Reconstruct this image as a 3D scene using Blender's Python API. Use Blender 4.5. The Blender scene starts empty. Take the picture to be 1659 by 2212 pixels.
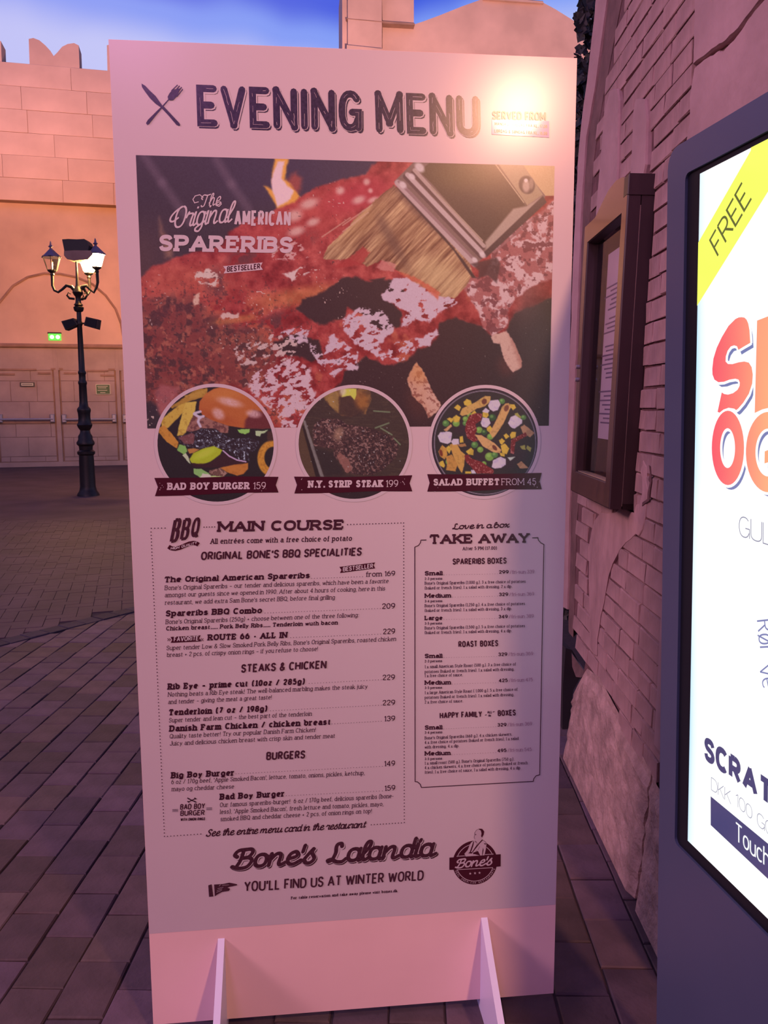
import bpy, bmesh, math, random
import numpy as np
from mathutils import Matrix, Vector
random.seed(7); np.random.seed(7)
S = bpy.context.scene

# ------------------------------------------------------------------ camera
CXP, CYP, FPX = 829.5, 1106.0, 1745.0
CAM = np.array([-0.11605, -1.83501, 1.52048])
RM = np.array([[0.99487, -0.10121, -0.00423], [-0.01727, -0.12894, -0.99150], [0.09981, 0.98645, -0.13003]])
u_, s_, v_ = np.linalg.svd(RM); RM = u_ @ v_
cd = bpy.data.cameras.new('camera'); cam = bpy.data.objects.new('camera', cd); S.collection.objects.link(cam)
cd.sensor_fit = 'HORIZONTAL'; cd.sensor_width = 36; cd.lens = 36 * FPX / 1659; cd.clip_start = .02; cd.clip_end = 400
M4 = Matrix(((RM[0][0], -RM[1][0], -RM[2][0], CAM[0]), (RM[0][1], -RM[1][1], -RM[2][1], CAM[1]),
             (RM[0][2], -RM[1][2], -RM[2][2], CAM[2]), (0, 0, 0, 1)))
cam.matrix_world = M4; S.camera = cam
S.view_settings.view_transform = 'Standard'; S.view_settings.look = 'None'
S.view_settings.exposure = 0.0; S.view_settings.gamma = 1; S.view_settings.use_curve_mapping = False

# ------------------------------------------------------------------ sky (dusk, blue to lavender, all the way round)
wd = bpy.data.worlds.new('dusk'); S.world = wd; wd.use_nodes = True
nt = wd.node_tree; nt.nodes.clear()
def N(t, **k):
    n = nt.nodes.new(t)
    for a, b in k.items(): setattr(n, a, b)
    return n
out = N('ShaderNodeOutputWorld'); bg = N('ShaderNodeBackground'); tc = N('ShaderNodeTexCoord'); sp = N('ShaderNodeSeparateXYZ')
nt.links.new(tc.outputs['Generated'], sp.inputs[0])
rp = N('ShaderNodeValToRGB'); rp.color_ramp.interpolation = 'EASE'
els = rp.color_ramp.elements
SKY = [(0.0, (.30, .19, .30)), (.36, (.60, .64, .95)), (.405, (.22, .34, .92)), (.434, (.055, .11, .74)), (.60, (.035, .04, .22)), (1.0, (.02, .02, .09))]
els[0].position, els[0].color = SKY[0][0], (*SKY[0][1], 1); els[1].position, els[1].color = SKY[1][0], (*SKY[1][1], 1)
for p, c in SKY[2:]:
    e = els.new(p); e.color = (*c, 1)
nz = N('ShaderNodeTexNoise'); nz.inputs['Scale'].default_value = 3.2; nz.inputs['Detail'].default_value = 3
nt.links.new(tc.outputs['Generated'], nz.inputs['Vector'])
m1 = N('ShaderNodeMath', operation='MULTIPLY_ADD'); m1.inputs[1].default_value = .14; nt.links.new(nz.outputs['Fac'], m1.inputs[0])
m2 = N('ShaderNodeMath', operation='ADD'); m2.inputs[1].default_value = -.07
nt.links.new(sp.outputs['Z'], m2.inputs[0]); nt.links.new(m2.outputs[0], m1.inputs[2]); nt.links.new(m1.outputs[0], rp.inputs[0])
mx = N('ShaderNodeMix', data_type='RGBA'); nz2 = N('ShaderNodeTexNoise'); nz2.inputs['Scale'].default_value = 2.1; nz2.inputs['Detail'].default_value = 2
nt.links.new(tc.outputs['Generated'], nz2.inputs['Vector'])
mr = N('ShaderNodeMapRange'); mr.inputs[1].default_value = .55; mr.inputs[2].default_value = .8; mr.inputs[4].default_value = .4
nt.links.new(nz2.outputs['Fac'], mr.inputs[0])
mg = N('ShaderNodeMapRange'); mg.inputs[1].default_value = .12; mg.inputs[2].default_value = -.62; mg.inputs[4].default_value = .62; nt.links.new(sp.outputs['X'], mg.inputs[0])
ma = N('ShaderNodeMath', operation='MAXIMUM'); nt.links.new(mr.outputs[0], ma.inputs[0]); nt.links.new(mg.outputs[0], ma.inputs[1]); nt.links.new(ma.outputs[0], mx.inputs[0])
nt.links.new(rp.outputs['Color'], mx.inputs[6]); mx.inputs[7].default_value = (.46, .38, .88, 1)
nt.links.new(mx.outputs[2], bg.inputs[0]); bg.inputs[1].default_value = 1.0; nt.links.new(bg.outputs[0], out.inputs[0])

# ------------------------------------------------------------------ lamps of the place outside the frame, and two added fills
def lamp(kind, name, loc, energy, color, size=.15, aim=None, spot=60, blend=.6, sy=None):
    d = bpy.data.lights.new(name, kind); d.energy = energy; d.color = color
    o = bpy.data.objects.new(name, d); S.collection.objects.link(o); o.location = loc
    if kind == 'AREA':
        d.size = size
        if sy: d.shape = 'RECTANGLE'; d.size_y = sy
    elif kind != 'SUN': d.shadow_soft_size = size
    if kind == 'SPOT': d.spot_size = math.radians(spot); d.spot_blend = blend
    if aim is not None:
        o.rotation_euler = (Vector(aim) - Vector(loc)).to_track_quat('-Z', 'Y').to_euler()
    return o
# street lantern behind the viewer: lights the board, mirrors in its gloss
lamp('POINT', 'street_light', (1.093, -2.746, 3.133), 285, (1.0, .46, .27), .08)
# added violet fill, no fixture: tints the board from high across the square
lamp('AREA', 'violet_fill_light', (-2.1, -8.0, 6.1), 95, (.95, .38, 1.0), 1.4, aim=(0, 0, 1.3))
# added unseen pink fill that brightens the right-hand wall, from high on the left
lamp('AREA', 'pink_fill_light', (-7.0, -2.2, 5.2), 410, (1.0, .50, .62), 1.6, aim=(.9, 1.0, 1.4))
# floodlights washing the castle front
lamp('SPOT', 'castle_floodlight', (-5.5, 10.5, 4.4), 3000, (1.0, .55, .62), .3, aim=(-7.0, 20, 11.5), spot=58, blend=1.0)
lamp('SPOT', 'gable_floodlight', (2.6, 10.0, 5.0), 8500, (1.0, .52, .40), .4, aim=(3.6, 21, 11.5), spot=75, blend=.9)

# the floodlight box on the lamp post throws amber light on the castle
lamp('SPOT', 'lamp_post_floodlight', (-3.85, 13.0, 4.15), 2100, (1.0, .36, .08), .12, aim=(-5.8, 20, 6.0), spot=92, blend=1.0)

# ------------------------------------------------------------------ geometry helpers
def lin(c):
    c = np.asarray(c, float) / 255.0
    return np.where(c <= .04045, c / 12.92, ((c + .055) / 1.055) ** 2.4)
def ray(px, py): return RM.T @ np.array([(px - CXP) / FPX, (py - CYP) / FPX, 1.0])
def hit(px, py, p0, n):
    d = ray(px, py); t = np.dot(np.asarray(p0, float) - CAM, n) / np.dot(d, n); return CAM + t * d
def ground(px, py, z=0.0): return hit(px, py, (0, 0, z), (0, 0, 1))
def project(P):
    c = (np.asarray(P, float) - CAM) @ RM.T
    return np.stack([CXP + FPX * c[..., 0] / c[..., 2], CYP + FPX * c[..., 1] / c[..., 2]], -1), c[..., 2]

def tag(o, label=None, cat=None, group=None, kind=None):
    if label: o['label'] = label
    if cat: o['category'] = cat
    if group: o['group'] = group
    if kind: o['kind'] = kind
    return o
def empty(name, loc=(0, 0, 0), **k):
    o = bpy.data.objects.new(name, None); S.collection.objects.link(o); o.location = loc; o.empty_display_size = .1
    return tag(o, **k)
class MB:
    """collects faces, then links them as one mesh object"""
    def __init__(s): s.v = []; s.f = []; s.mi = []
    def add(s, vs, fs, mi=0):
        b = len(s.v); s.v += [tuple(float(c) for c in v) for v in vs]; s.f += [tuple(b + i for i in f) for f in fs]; s.mi += [mi] * len(fs)
        return s
    def frame_box(s, O, X, Y, Z, x0, x1, y0, y1, z0, z1, bev=0, mi=0):
        O, X, Y, Z = (np.asarray(a, float) for a in (O, X, Y, Z))
        if bev <= 0:
            p = [O + X * a + Y * b + Z * c for c in (z0, z1) for b in (y0, y1) for a in (x0, x1)]
            return s.add(p, [(0, 2, 3, 1), (4, 5, 7, 6), (0, 1, 5, 4), (2, 6, 7, 3), (0, 4, 6, 2), (1, 3, 7, 5)], mi)
        # bevelled towards z1
        p = [O + X * a + Y * b + Z * z0 for b in (y0, y1) for a in (x0, x1)]
        p += [O + X * a + Y * b + Z * (z1 - bev) for b in (y0, y1) for a in (x0, x1)]
        p += [O + X * a + Y * b + Z * z1 for b in (y0 + bev, y1 - bev) for a in (x0 + bev, x1 - bev)]
        return s.add(p, [(0, 2, 3, 1), (0, 1, 5, 4), (1, 3, 7, 5), (3, 2, 6, 7), (2, 0, 4, 6), (4, 5, 9, 8), (5, 7, 11, 9), (7, 6, 10, 11), (6, 4, 8, 10), (8, 9, 11, 10)], mi)
    def box(s, x0, x1, y0, y1, z0, z1, bev=0, mi=0): return s.frame_box((0, 0, 0), (1, 0, 0), (0, 1, 0), (0, 0, 1), x0, x1, y0, y1, z0, z1, bev, mi)
    def prism(s, pts, off, mi=0):
        """pts: 3-D outline, off: extrusion vector"""
        n = len(pts); a = [np.asarray(p, float) for p in pts]; b = [p + np.asarray(off, float) for p in a]
        return s.add(a + b, [tuple(range(n)), tuple(range(2 * n - 1, n - 1, -1))] + [(i, i + n, (i + 1) % n + n, (i + 1) % n) for i in range(n)], mi)
    def poly(s, pts, mi=0): return s.add(pts, [tuple(range(len(pts)))], mi)
    def lathe(s, prof, c=(0, 0, 0), n=16, mi=0, sq=None):
        vs = []; fs = []
        for r, z in prof:
            for i in range(n):
                a = 2 * math.pi * (i + (.5 if sq else 0)) / n; vs.append((c[0] + r * math.cos(a), c[1] + r * math.sin(a), c[2] + z))
        for j in range(len(prof) - 1):
            for i in range(n): fs.append((j * n + i, j * n + (i + 1) % n, (j + 1) * n + (i + 1) % n, (j + 1) * n + i))
        fs.append(tuple(range(n - 1, -1, -1))); fs.append(tuple(range((len(prof) - 1) * n, len(prof) * n)))
        return s.add(vs, fs, mi)
    def tube(s, pts, r, n=8, mi=0):
        pts = [Vector(tuple(map(float, p))) for p in pts]; rs = r if isinstance(r, (list, tuple)) else [r] * len(pts)
        vs = []; fs = []; ref = Vector((0, 0, 1))
        for i, p in enumerate(pts):
            t = (pts[min(i + 1, len(pts) - 1)] - pts[max(i - 1, 0)]).normalized()
            if abs(t.dot(ref)) > .95: ref = Vector((1, 0, 0))
            a = t.cross(ref).normalized(); b = t.cross(a); ref = -b if abs(b.z) > .2 else ref
            for k in range(n):
                q = 2 * math.pi * k / n; vs.append(p + (a * math.cos(q) + b * math.sin(q)) * rs[i])
        for j in range(len(pts) - 1):
            for i in range(n): fs.append((j * n + i, j * n + (i + 1) % n, (j + 1) * n + (i + 1) % n, (j + 1) * n + i))
        fs.append(tuple(range(n - 1, -1, -1))); fs.append(tuple(range((len(pts) - 1) * n, len(pts) * n)))
        return s.add(vs, fs, mi)
    def mesh(s, name, mats, smooth=False):
        me = bpy.data.meshes.new(name); me.from_pydata(s.v, [], s.f); me.update()
        for m in (mats if isinstance(mats, (list, tuple)) else [mats]): me.materials.append(m)
        if len(me.materials) > 1: me.polygons.foreach_set('material_index', s.mi)
        bm = bmesh.new(); bm.from_mesh(me); bmesh.ops.recalc_face_normals(bm, faces=bm.faces); bm.to_mesh(me); bm.free()
        if smooth:
            me.polygons.foreach_set('use_smooth', [True] * len(me.polygons)); me.set_sharp_from_angle(angle=math.radians(38))
        return me
    def build(s, name, mats, parent=None, smooth=False, **k):
        o = bpy.data.objects.new(name, s.mesh(name, mats, smooth)); S.collection.objects.link(o)
        if parent: o.parent = parent; o.matrix_parent_inverse = parent.matrix_world.inverted() if False else Matrix.Translation(-parent.location)
        return tag(o, **k)
    def flat(s, name, mat, parent, toward, **k):
        """printed film: faces all turned to 'toward'"""
        me = bpy.data.meshes.new(name); me.from_pydata(s.v, [], s.f); me.materials.append(mat); me.update()
        t = Vector(toward); bm = bmesh.new(); bm.from_mesh(me)
        bmesh.ops.reverse_faces(bm, faces=[f for f in bm.faces if f.normal.dot(t) < 0]); bm.to_mesh(me); bm.free()
        o = bpy.data.objects.new(name, me); S.collection.objects.link(o)
        if parent: o.parent = parent; o.matrix_parent_inverse = Matrix.Translation(-parent.location)
        return tag(o, **k)

# ------------------------------------------------------------------ materials
def material(name, col, rough=.6, var=.0, scale=8.0, bump=0.0, bscale=None, metal=0.0, rnd=0.0, spec=.5, emit=None, es=1.0, col2=None, detail=4, hue=0.0, coat=0, stretch=None):
    m = bpy.data.materials.new(name); m.use_nodes = True; t = m.node_tree; b = t.nodes['Principled BSDF']
    b.inputs['Roughness'].default_value = rough; b.inputs['Metallic'].default_value = metal; b.inputs['Specular IOR Level'].default_value = spec
    c = (*col, 1); b.inputs['Base Color'].default_value = c; b.inputs['Coat Weight'].default_value = coat; b.inputs['Coat Roughness'].default_value = .08
    L = t.links.new
    co = t.nodes.new('ShaderNodeTexCoord').outputs['Object']
    if stretch:
        mp = t.nodes.new('ShaderNodeMapping'); mp.inputs['Scale'].default_value = stretch; L(co, mp.inputs[0]); co = mp.outputs[0]
    src = None
    if var > 0:
        n = t.nodes.new('ShaderNodeTexNoise'); n.inputs['Scale'].default_value = scale; n.inputs['Detail'].default_value = detail; L(co, n.inputs['Vector'])
        r = t.nodes.new('ShaderNodeValToRGB'); L(n.outputs['Fac'], r.inputs[0])
        d2 = col2 if col2 is not None else tuple(x * (1 - var) for x in col)
        r.color_ramp.elements[0].position = .32; r.color_ramp.elements[0].color = (*d2, 1)
        r.color_ramp.elements[1].position = .68; r.color_ramp.elements[1].color = (*[min(1, x * (1 + (var * .5 if col2 is None else 0))) for x in col], 1)
        src = r.outputs['Color']
    if rnd > 0:
        oi = t.nodes.new('ShaderNodeObjectInfo'); hs = t.nodes.new('ShaderNodeHueSaturation')
        mr = t.nodes.new('ShaderNodeMapRange'); mr.inputs[3].default_value = 1 - rnd; mr.inputs[4].default_value = 1 + rnd; L(oi.outputs['Random'], mr.inputs[0]); L(mr.outputs[0], hs.inputs['Value'])
        if hue:
            wn = t.nodes.new('ShaderNodeTexWhiteNoise'); wn.noise_dimensions = '1D'; L(oi.outputs['Random'], wn.inputs['W'])
            m3 = t.nodes.new('ShaderNodeMapRange'); m3.inputs[3].default_value = .5 - hue; m3.inputs[4].default_value = .5 + hue; L(wn.outputs['Value'], m3.inputs[0]); L(m3.outputs[0], hs.inputs['Hue'])
        if src: L(src, hs.inputs['Color'])
        else: hs.inputs['Color'].default_value = c
        src = hs.outputs['Color']
    if src: L(src, b.inputs['Base Color'])
    if bump > 0:
        n2 = t.nodes.new('ShaderNodeTexNoise'); n2.inputs['Scale'].default_value = bscale or scale * 3; n2.inputs['Detail'].default_value = 6; L(co, n2.inputs['Vector'])
        bp = t.nodes.new('ShaderNodeBump'); bp.inputs['Strength'].default_value = min(1, bump); bp.inputs['Distance'].default_value = .01 * bump; L(n2.outputs['Fac'], bp.inputs['Height']); L(bp.outputs[0], b.inputs['Normal'])
    if emit is not None:
        b.inputs['Emission Color'].default_value = (*emit, 1); b.inputs['Emission Strength'].default_value = es
    return m
BR = .26      # gloss of the printed sheet
MT = {}
MT['sheet'] = material('printed_sheet', (.58, .515, .56), BR, .03, 2.5)
MT['raw_board'] = material('raw_board', (.86, .60, .60), .45, .06, 3, spec=.4)
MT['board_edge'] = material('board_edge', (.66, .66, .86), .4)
MT['ink'] = material('dark_ink', (.045, .012, .026), BR)
MT['ink_blue'] = material('blue_black_ink', (.02, .014, .045), BR, .5, 160, col2=(.045, .03, .08), detail=2)
MT['ink_worn'] = material('worn_ink', (.045, .012, .026), BR, .5, 220, col2=(.075, .028, .045), detail=3)
MT['ink_grey'] = material('light_ink', (.30, .17, .25), BR)
MT['ribbon_ink'] = material('ribbon_ink', (.055, .008, .02), BR)
MT['white_ink'] = material('white_print', (.56, .53, .58), BR)
MT['grey_ink'] = material('grey_print', (.50, .42, .48), BR)
MT['sticker'] = material('sticker', (.74, .70, .82), .08)
MT['mortar'] = material('joint_sand', (.035, .022, .03), .95, .3, 30)
MT['paver'] = material('paver_stone', (.092, .060, .072), .72, .3, 9, bump=.5, bscale=60, rnd=.38, hue=.085)
MT['paver_small'] = material('small_paver', (.080, .050, .064), .75, .3, 2.2, bump=.3, bscale=60)
MT['kerb'] = material('kerb_stone', (.036, .028, .044), .8, .25, 14, bump=.5, bscale=60, rnd=.2)
MT['brick'] = material('plaster_brick', (.44, .27, .25), .9, .28, 9, bump=.8, bscale=45, rnd=.09, stretch=(1, 1, .5))
MT['joint'] = material('wall_joint', (.17, .08, .08), .95, .3, 20, bump=.6, bscale=50)
MT['render'] = material('wall_plaster', (.47, .30, .285), .92, .18, 4, bump=.7, bscale=22)
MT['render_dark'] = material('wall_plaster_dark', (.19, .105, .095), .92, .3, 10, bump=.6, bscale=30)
MT['plinth'] = material('plinth_stone', (.50, .33, .28), .95, .34, 13, bump=1.0, bscale=55)
MT['castle'] = material('castle_plaster', (.62, .42, .36), .92, .16, 1.1, bump=.3, bscale=3)
MT['castle_low'] = material('castle_gate_plaster', (.42, .31, .30), .9, .16, 2, bump=.3, bscale=6)
MT['castle_joint'] = material('castle_joint', (.33, .20, .16), .95, .2, 4)
MT['iron'] = material('cast_iron', (.022, .018, .017), .45, .2, 30, metal=.3)
MT['iron_dull'] = material('floodlight_casing', (.03, .022, .02), .6)
MT['roofblue'] = material('lantern_roof', (.14, .11, .20), .4)
MT['steel'] = material('push_bar_steel', (.42, .40, .45), .35, metal=.6)
MT['bulb'] = material('lit_lantern', (1, .8, .4), .4, emit=(1.0, .52, .16), es=600)
MT['wood'] = material('varnished_wood', (.10, .045, .032), .2, .3, 16, stretch=(1, 1, .15), spec=.7, coat=.5)
MT['wood_dark'] = material('dark_wood', (.04, .018, .018), .5, .35, 16, stretch=(1, 1, .15))
MT['paper'] = material('menu_paper', (.62, .50, .62), .6, .06, 6)
MT['paper_ink'] = material('paper_print', (.16, .11, .22), .6)
MT['gold'] = material('brass_strip', (.75, .62, .45), .3, metal=.7)
MT['kiosk'] = material('kiosk_body', (.065, .085, .15), .42, .04, 3)
MT['kiosk_black'] = material('kiosk_bezel', (.010, .012, .018), .45, spec=.15)
MT['leaf'] = material('ivy_leaf', (.035, .035, .032), .6, rnd=.5)
MT['stem'] = material('ivy_stem', (.05, .03, .02), .8)
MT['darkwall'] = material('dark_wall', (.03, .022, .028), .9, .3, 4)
MT['glow'] = material('warm_glow', (1, .6, .2), .5, emit=(1.0, .55, .16), es=2.2)
MT['exit'] = material('exit_sign_face', (.02, .12, .02), .4, emit=(.12, 1.0, .10), es=.9)
MT['exit_w'] = material('exit_sign_symbol', (1, 1, .9), .4, emit=(.85, 1.0, .6), es=1.6)
MT['notice'] = material('notice_green', (.045, .12, .05), .5)
MT['notice_w'] = material('notice_white', (.6, .6, .5), .5)
MT['notice_d'] = material('notice_dark', (.07, .06, .05), .5)
for k_ in ('sheet', 'ink', 'ink_blue', 'ink_worn', 'ink_grey', 'ribbon_ink', 'white_ink', 'grey_ink'):
    b_ = MT[k_].node_tree.nodes['Principled BSDF']; b_.inputs['Roughness'].default_value = .45; b_.inputs['Specular IOR Level'].default_value = .45
    b_.inputs['Coat Weight'].default_value = .55; b_.inputs['Coat Roughness'].default_value = .21
    if 'ink' in k_ and k_ != 'white_ink' and k_ != 'grey_ink': b_.inputs['Roughness'].default_value = .3; b_.inputs['Specular IOR Level'].default_value = .2; b_.inputs['Coat Weight'].default_value = .5
def glassy():
    m = bpy.data.materials.new('clear_glass'); m.use_nodes = True; t = m.node_tree; t.nodes.clear()
    o = t.nodes.new('ShaderNodeOutputMaterial'); mx = t.nodes.new('ShaderNodeMixShader'); tr = t.nodes.new('ShaderNodeBsdfTransparent'); gl = t.nodes.new('ShaderNodeBsdfGlossy'); fr = t.nodes.new('ShaderNodeFresnel')
    gl.inputs['Roughness'].default_value = .03; fr.inputs[0].default_value = 1.5
    t.links.new(fr.outputs[0], mx.inputs[0]); t.links.new(tr.outputs[0], mx.inputs[1]); t.links.new(gl.outputs[0], mx.inputs[2]); t.links.new(mx.outputs[0], o.inputs[0])
    return m
MT['glass'] = glassy()
def emis(name, col, st=1.0):
    m = bpy.data.materials.new(name); m.use_nodes = True; b = m.node_tree.nodes['Principled BSDF']
    b.inputs['Base Color'].default_value = (0.02, 0.02, 0.02, 1); b.inputs['Roughness'].default_value = .15
    b.inputs['Emission Color'].default_value = (*col, 1); b.inputs['Emission Strength'].default_value = st
    return m
def vcol_mat(name, rough, emission=False, st=1.0):
    m = bpy.data.materials.new(name); m.use_nodes = True; t = m.node_tree; b = t.nodes['Principled BSDF']; b.inputs['Roughness'].default_value = rough
    a = t.nodes.new('ShaderNodeAttribute'); a.attribute_name = 'ink'
    if emission:
        b.inputs['Base Color'].default_value = (.02, .02, .02, 1); t.links.new(a.outputs['Color'], b.inputs['Emission Color']); b.inputs['Emission Strength'].default_value = st
    else: t.links.new(a.outputs['Color'], b.inputs['Base Color'])
    return m
MT['photo'] = vcol_mat('printed_photo', .5); b_ = MT['photo'].node_tree.nodes['Principled BSDF']; b_.inputs['Coat Weight'].default_value = .55; b_.inputs['Coat Roughness'].default_value = .21; b_.inputs['Specular IOR Level'].default_value = .4
MT['letter_glow'] = vcol_mat('screen_letters', .15, True, 1.0)
MT['screen'] = vcol_mat('screen_face', .15, True, 1.0)
MT['navy_px'] = emis('screen_navy', tuple(lin((62, 64, 112))))
MT['navy_soft'] = emis('screen_soft_navy', tuple(lin((120, 128, 180))))
MT['thin_px'] = emis('screen_thin_grey', tuple(lin((138, 140, 165))))
MT['olive_px'] = emis('screen_olive', tuple(lin((92, 100, 42))))
MT['yellow_px'] = emis('screen_yellow', (.93, 1.02, .13), 1.0)
MT['white_px'] = emis('screen_white', (1.05, 1.08, 1.1), 1.0)

# ================================================================== FLOOR
def link_piece(name, me, parent, loc, rz=0.0, scale=(1, 1, 1), rot=None):
    o = bpy.data.objects.new(name, me); S.collection.objects.link(o); o.location = loc
    o.rotation_euler = rot if rot is not None else (0, 0, rz); o.scale = scale
    if parent: o.parent = parent; o.matrix_parent_inverse = Matrix.Translation(-parent.location)
    return o
floor = MB().box(-60, 60, -60, 60, -.3, -.006).build('floor', MT['mortar'], kind='structure', label='dark stone-paved square running back to the castle wall', cat='floor')
KL = np.array([-2.068, 3.424]); KD = np.array([.683, .796]); KD /= np.linalg.norm(KD); KN = np.array([-KD[1], KD[0]])   # kerb line, direction, outward normal
def kerb_side(x, y): return np.dot(np.array([x, y]) - KL, KN)
ANG = math.radians(7.2); RD = np.array([math.sin(ANG), math.cos(ANG)]); RC = np.array([math.cos(ANG), -math.sin(ANG)])
def paver_mesh(name, w, l, h, bev, seed, mat, wob=.002):
    rs = random.Random(seed); m = MB(); m.box(-w / 2, w / 2, -l / 2, l / 2, -h, 0, bev)
    m.v = [(x + rs.uniform(-wob, wob), y + rs.uniform(-wob, wob), z + (rs.uniform(-.0012, .0012) if z > -.001 else 0)) for x, y, z in m.v]
    return m.mesh(name, mat)
PW, PLN, GAP = .1435, .209, .0042
pmesh = [paver_mesh('paver', PW - GAP, PLN - GAP, .03, .0036, i, MT['paver'], .0013) for i in range(10)]
P0 = np.array([-.883, .419])
cand = []
for i in range(-44, 22):
    for j in range(-12, 34):
        c = P0 + RC * (i + .5) * PW + RD * (j + .5 + (.5 if i % 2 else 0)) * PLN
        if kerb_side(*c) > .06 or c[1] < -1.6 or c[1] > 6.2 or c[0] > 1.5: continue
        # stop where the right-hand building stands
        if c[0] > .93 + .117 * (c[1] - .27) + .02: continue
        (q, d) = project(np.array([c[0], c[1], 0.0]))
        if d < .3: continue
        vis = -40 < q[0] < 1500 and 900 < q[1] < 2330
        hid = (q[1] < 2212 - (q[0] - 331) * .0777 and 325 < q[0] < 1205) or q[0] > 1440
        sz = 1 / d
        cand.append((vis and not hid, sz, c, i, j, -1300 < q[0] < 1900 and 880 < q[1] < 2900))
cand = [k for k in cand if k[5]]
cand.sort(key=lambda k: (not k[0], -k[1]))
rest = MB(); rp_ = random.Random(3)
for n_, (_, _, c, i, j, _) in enumerate(cand):
    dz = rp_.uniform(-.0016, .0016); rz = -ANG + rp_.uniform(-.014, .014); dx, dy = rp_.uniform(-.0015, .0015), rp_.uniform(-.0015, .0015)
    if n_ < 296: link_piece('paver', pmesh[rp_.randrange(10)], floor, (c[0] + dx, c[1] + dy, dz), rz, rot=(rp_.uniform(-.006, .006), rp_.uniform(-.006, .006), rz))
    else: rest.frame_box((c[0], c[1], dz), (math.cos(rz), math.sin(rz), 0), (-math.sin(rz), math.cos(rz), 0), (0, 0, 1), -(PW - GAP) / 2, (PW - GAP) / 2, -(PLN - GAP) / 2, (PLN - GAP) / 2, -.03, 0, .0036)
rest.build('paving_behind_board', MT['paver'], floor, kind='stuff')
# kerb stones: one line of dark setts dividing the two pavings
kmesh = [paver_mesh('kerb_stone', .1385, .135, .04, .004, 40 + i, MT['kerb']) for i in range(5)]
for k in range(-14, 34):
    c = KL + KD * (k * .141) + KN * .062
    link_piece('kerb_stone', kmesh[k % 5], floor, (c[0], c[1], .006 + rp_.uniform(-.002, .002)), math.atan2(KD[1], KD[0]) + rp_.uniform(-.006, .006))
# herringbone paving beyond the kerb, small blocks receding into the square
hb = MB(); a0 = math.atan2(KD[1], KD[0]) - math.radians(38)
ux, uy = np.array([math.cos(a0), math.sin(a0)]), np.array([-math.sin(a0), math.cos(a0)])
bl = .21; bw = .105
rh = random.Random(11)
for a in range(-130, 150):
    for b in range(-60, 150):
        # herringbone lattice: translation vectors (bw, -bw) and (2*bl, 0) -> pair of one lying, one standing block
        o = KL + (ux * (a * bw + b * 2 * bl) - uy * (a * bw))
        for kind_ in (0, 1):
            if kind_ == 0: x0, y0, w, l = 0, 0, bl, bw
            else: x0, y0, w, l = bl, 0, bw, bl
            cc = o + ux * (x0 + w / 2) + uy * (y0 + l / 2)
            if kerb_side(*cc) < .16 or cc[1] > 9.5: continue
            q, d = project(np.array([cc[0], cc[1], 0.0]))
            if d < 1 or q[0] < -520 or q[0] > 900: continue
            z = rh.uniform(-.0015, .0015); g = .0013; f_ = d > 7
            hb.frame_box((cc[0], cc[1], z), (*ux, 0), (*uy, 0), (0, 0, 1), -w / 2 + g, w / 2 - g, -l / 2 + g, l / 2 - g, -.02, 0, 0 if f_ else .0016)
hb.build('herringbone_paving', MT['paver_small'], floor, kind='stuff')
# beyond: same paving, too small to tell the blocks apart
def far_paving():
    m = material('far_paving', (.080, .050, .062), .8, .3, 1.6)
    mb = MB(); y0, y1 = 9.4, 21.5
    mb.poly([(-20, y0, -.002), (3, y0, -.002), (3, y1, -.002), (-20, y1, -.002)])
    mb.poly([(-20, KL[1] + 8, -.0035), (-6.6, KL[1] - 2.0, -.0035), (-3.4, y0 + .1, -.0035), (-20, y0 + .1, -.0035)])
    return mb.build('far_paving', m, floor)
far_paving()

# buildings that close the square behind and left of the viewer
MB().box(-24, 16, -15, -14, 0, 10.5).build('wall_front', MT['castle'], kind='structure', label='plaster buildings closing the square behind the viewer', cat='wall')
MB().box(-25, -24, -15, 20, 0, 9.0).build('wall_left', MT['castle'], kind='structure', label='plaster buildings closing the square on the left', cat='wall')
# ================================================================== RIGHT-HAND WALL (battered brick and plaster)
WA = np.array([.8979, .2722, 0.0]); WU = np.array([.11646, .9932, 0.0]); WUP = np.array([.0278, -.0033, .99961]); WN = np.cross(WU, WUP); WN /= np.linalg.norm(WN)
def Wp(s, z, off=0.0): return WA + WU * s + WUP * z - WN * off           # off: out of the wall towards the square
def Wpx(px, py, off=0.0):
    h = hit(px, py, WA - WN * off, WN) - WA; return float(np.dot(h, WU)), float(np.dot(h, WUP))
OUT = [(1289, 0), (1281, 79), (1275, 158), (1259, 269), (1253, 380), (1245, 560), (1240, 700), (1231, 837), (1223, 995), (1221, 1075), (1219, 1200), (1216, 1360)]
G1 = [(1313, 0), (1290, 170), (1268, 300), (1257, 450), (1252, 600), (1246, 760), (1240, 900), (1236, 1000), (1232, 1100), (1230, 1200), (1226, 1360)]
G2 = [(1341, 0), (1312, 155), (1290, 270), (1278, 380), (1271, 480), (1266, 600), (1262, 800), (1254, 950), (1250, 1050), (1243, 1150), (1239, 1300), (1236, 1370)]
oS, g1S, g2S = ([Wpx(*p) for p in L] for L in (OUT, G1, G2))
def at_z(L, z):
    L = sorted(L, key=lambda p: p[1]); zs = [p[1] for p in L]; ss = [p[0] for p in L]
    if z > zs[-1]: return ss[-1] - (z - zs[-1]) * .45
    return float(np.interp(z, zs, ss))
ZT = 3.7
wall = MB()
ol = [(at_z(oS, z), z) for z in np.linspace(.62, ZT, 24)] + [(-.55, ZT), (-.55, 0), (1.06, 0), (1.06, .42), (1.02, .5)]
wall.prism([Wp(s, z, -.006) for s, z in ol], WN * .55)
wall_r = wall.build('wall_right', MT['joint'], kind='structure', label='leaning mock-ruin wall of pink brick and plaster right of the menu board', cat='wall')
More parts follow.
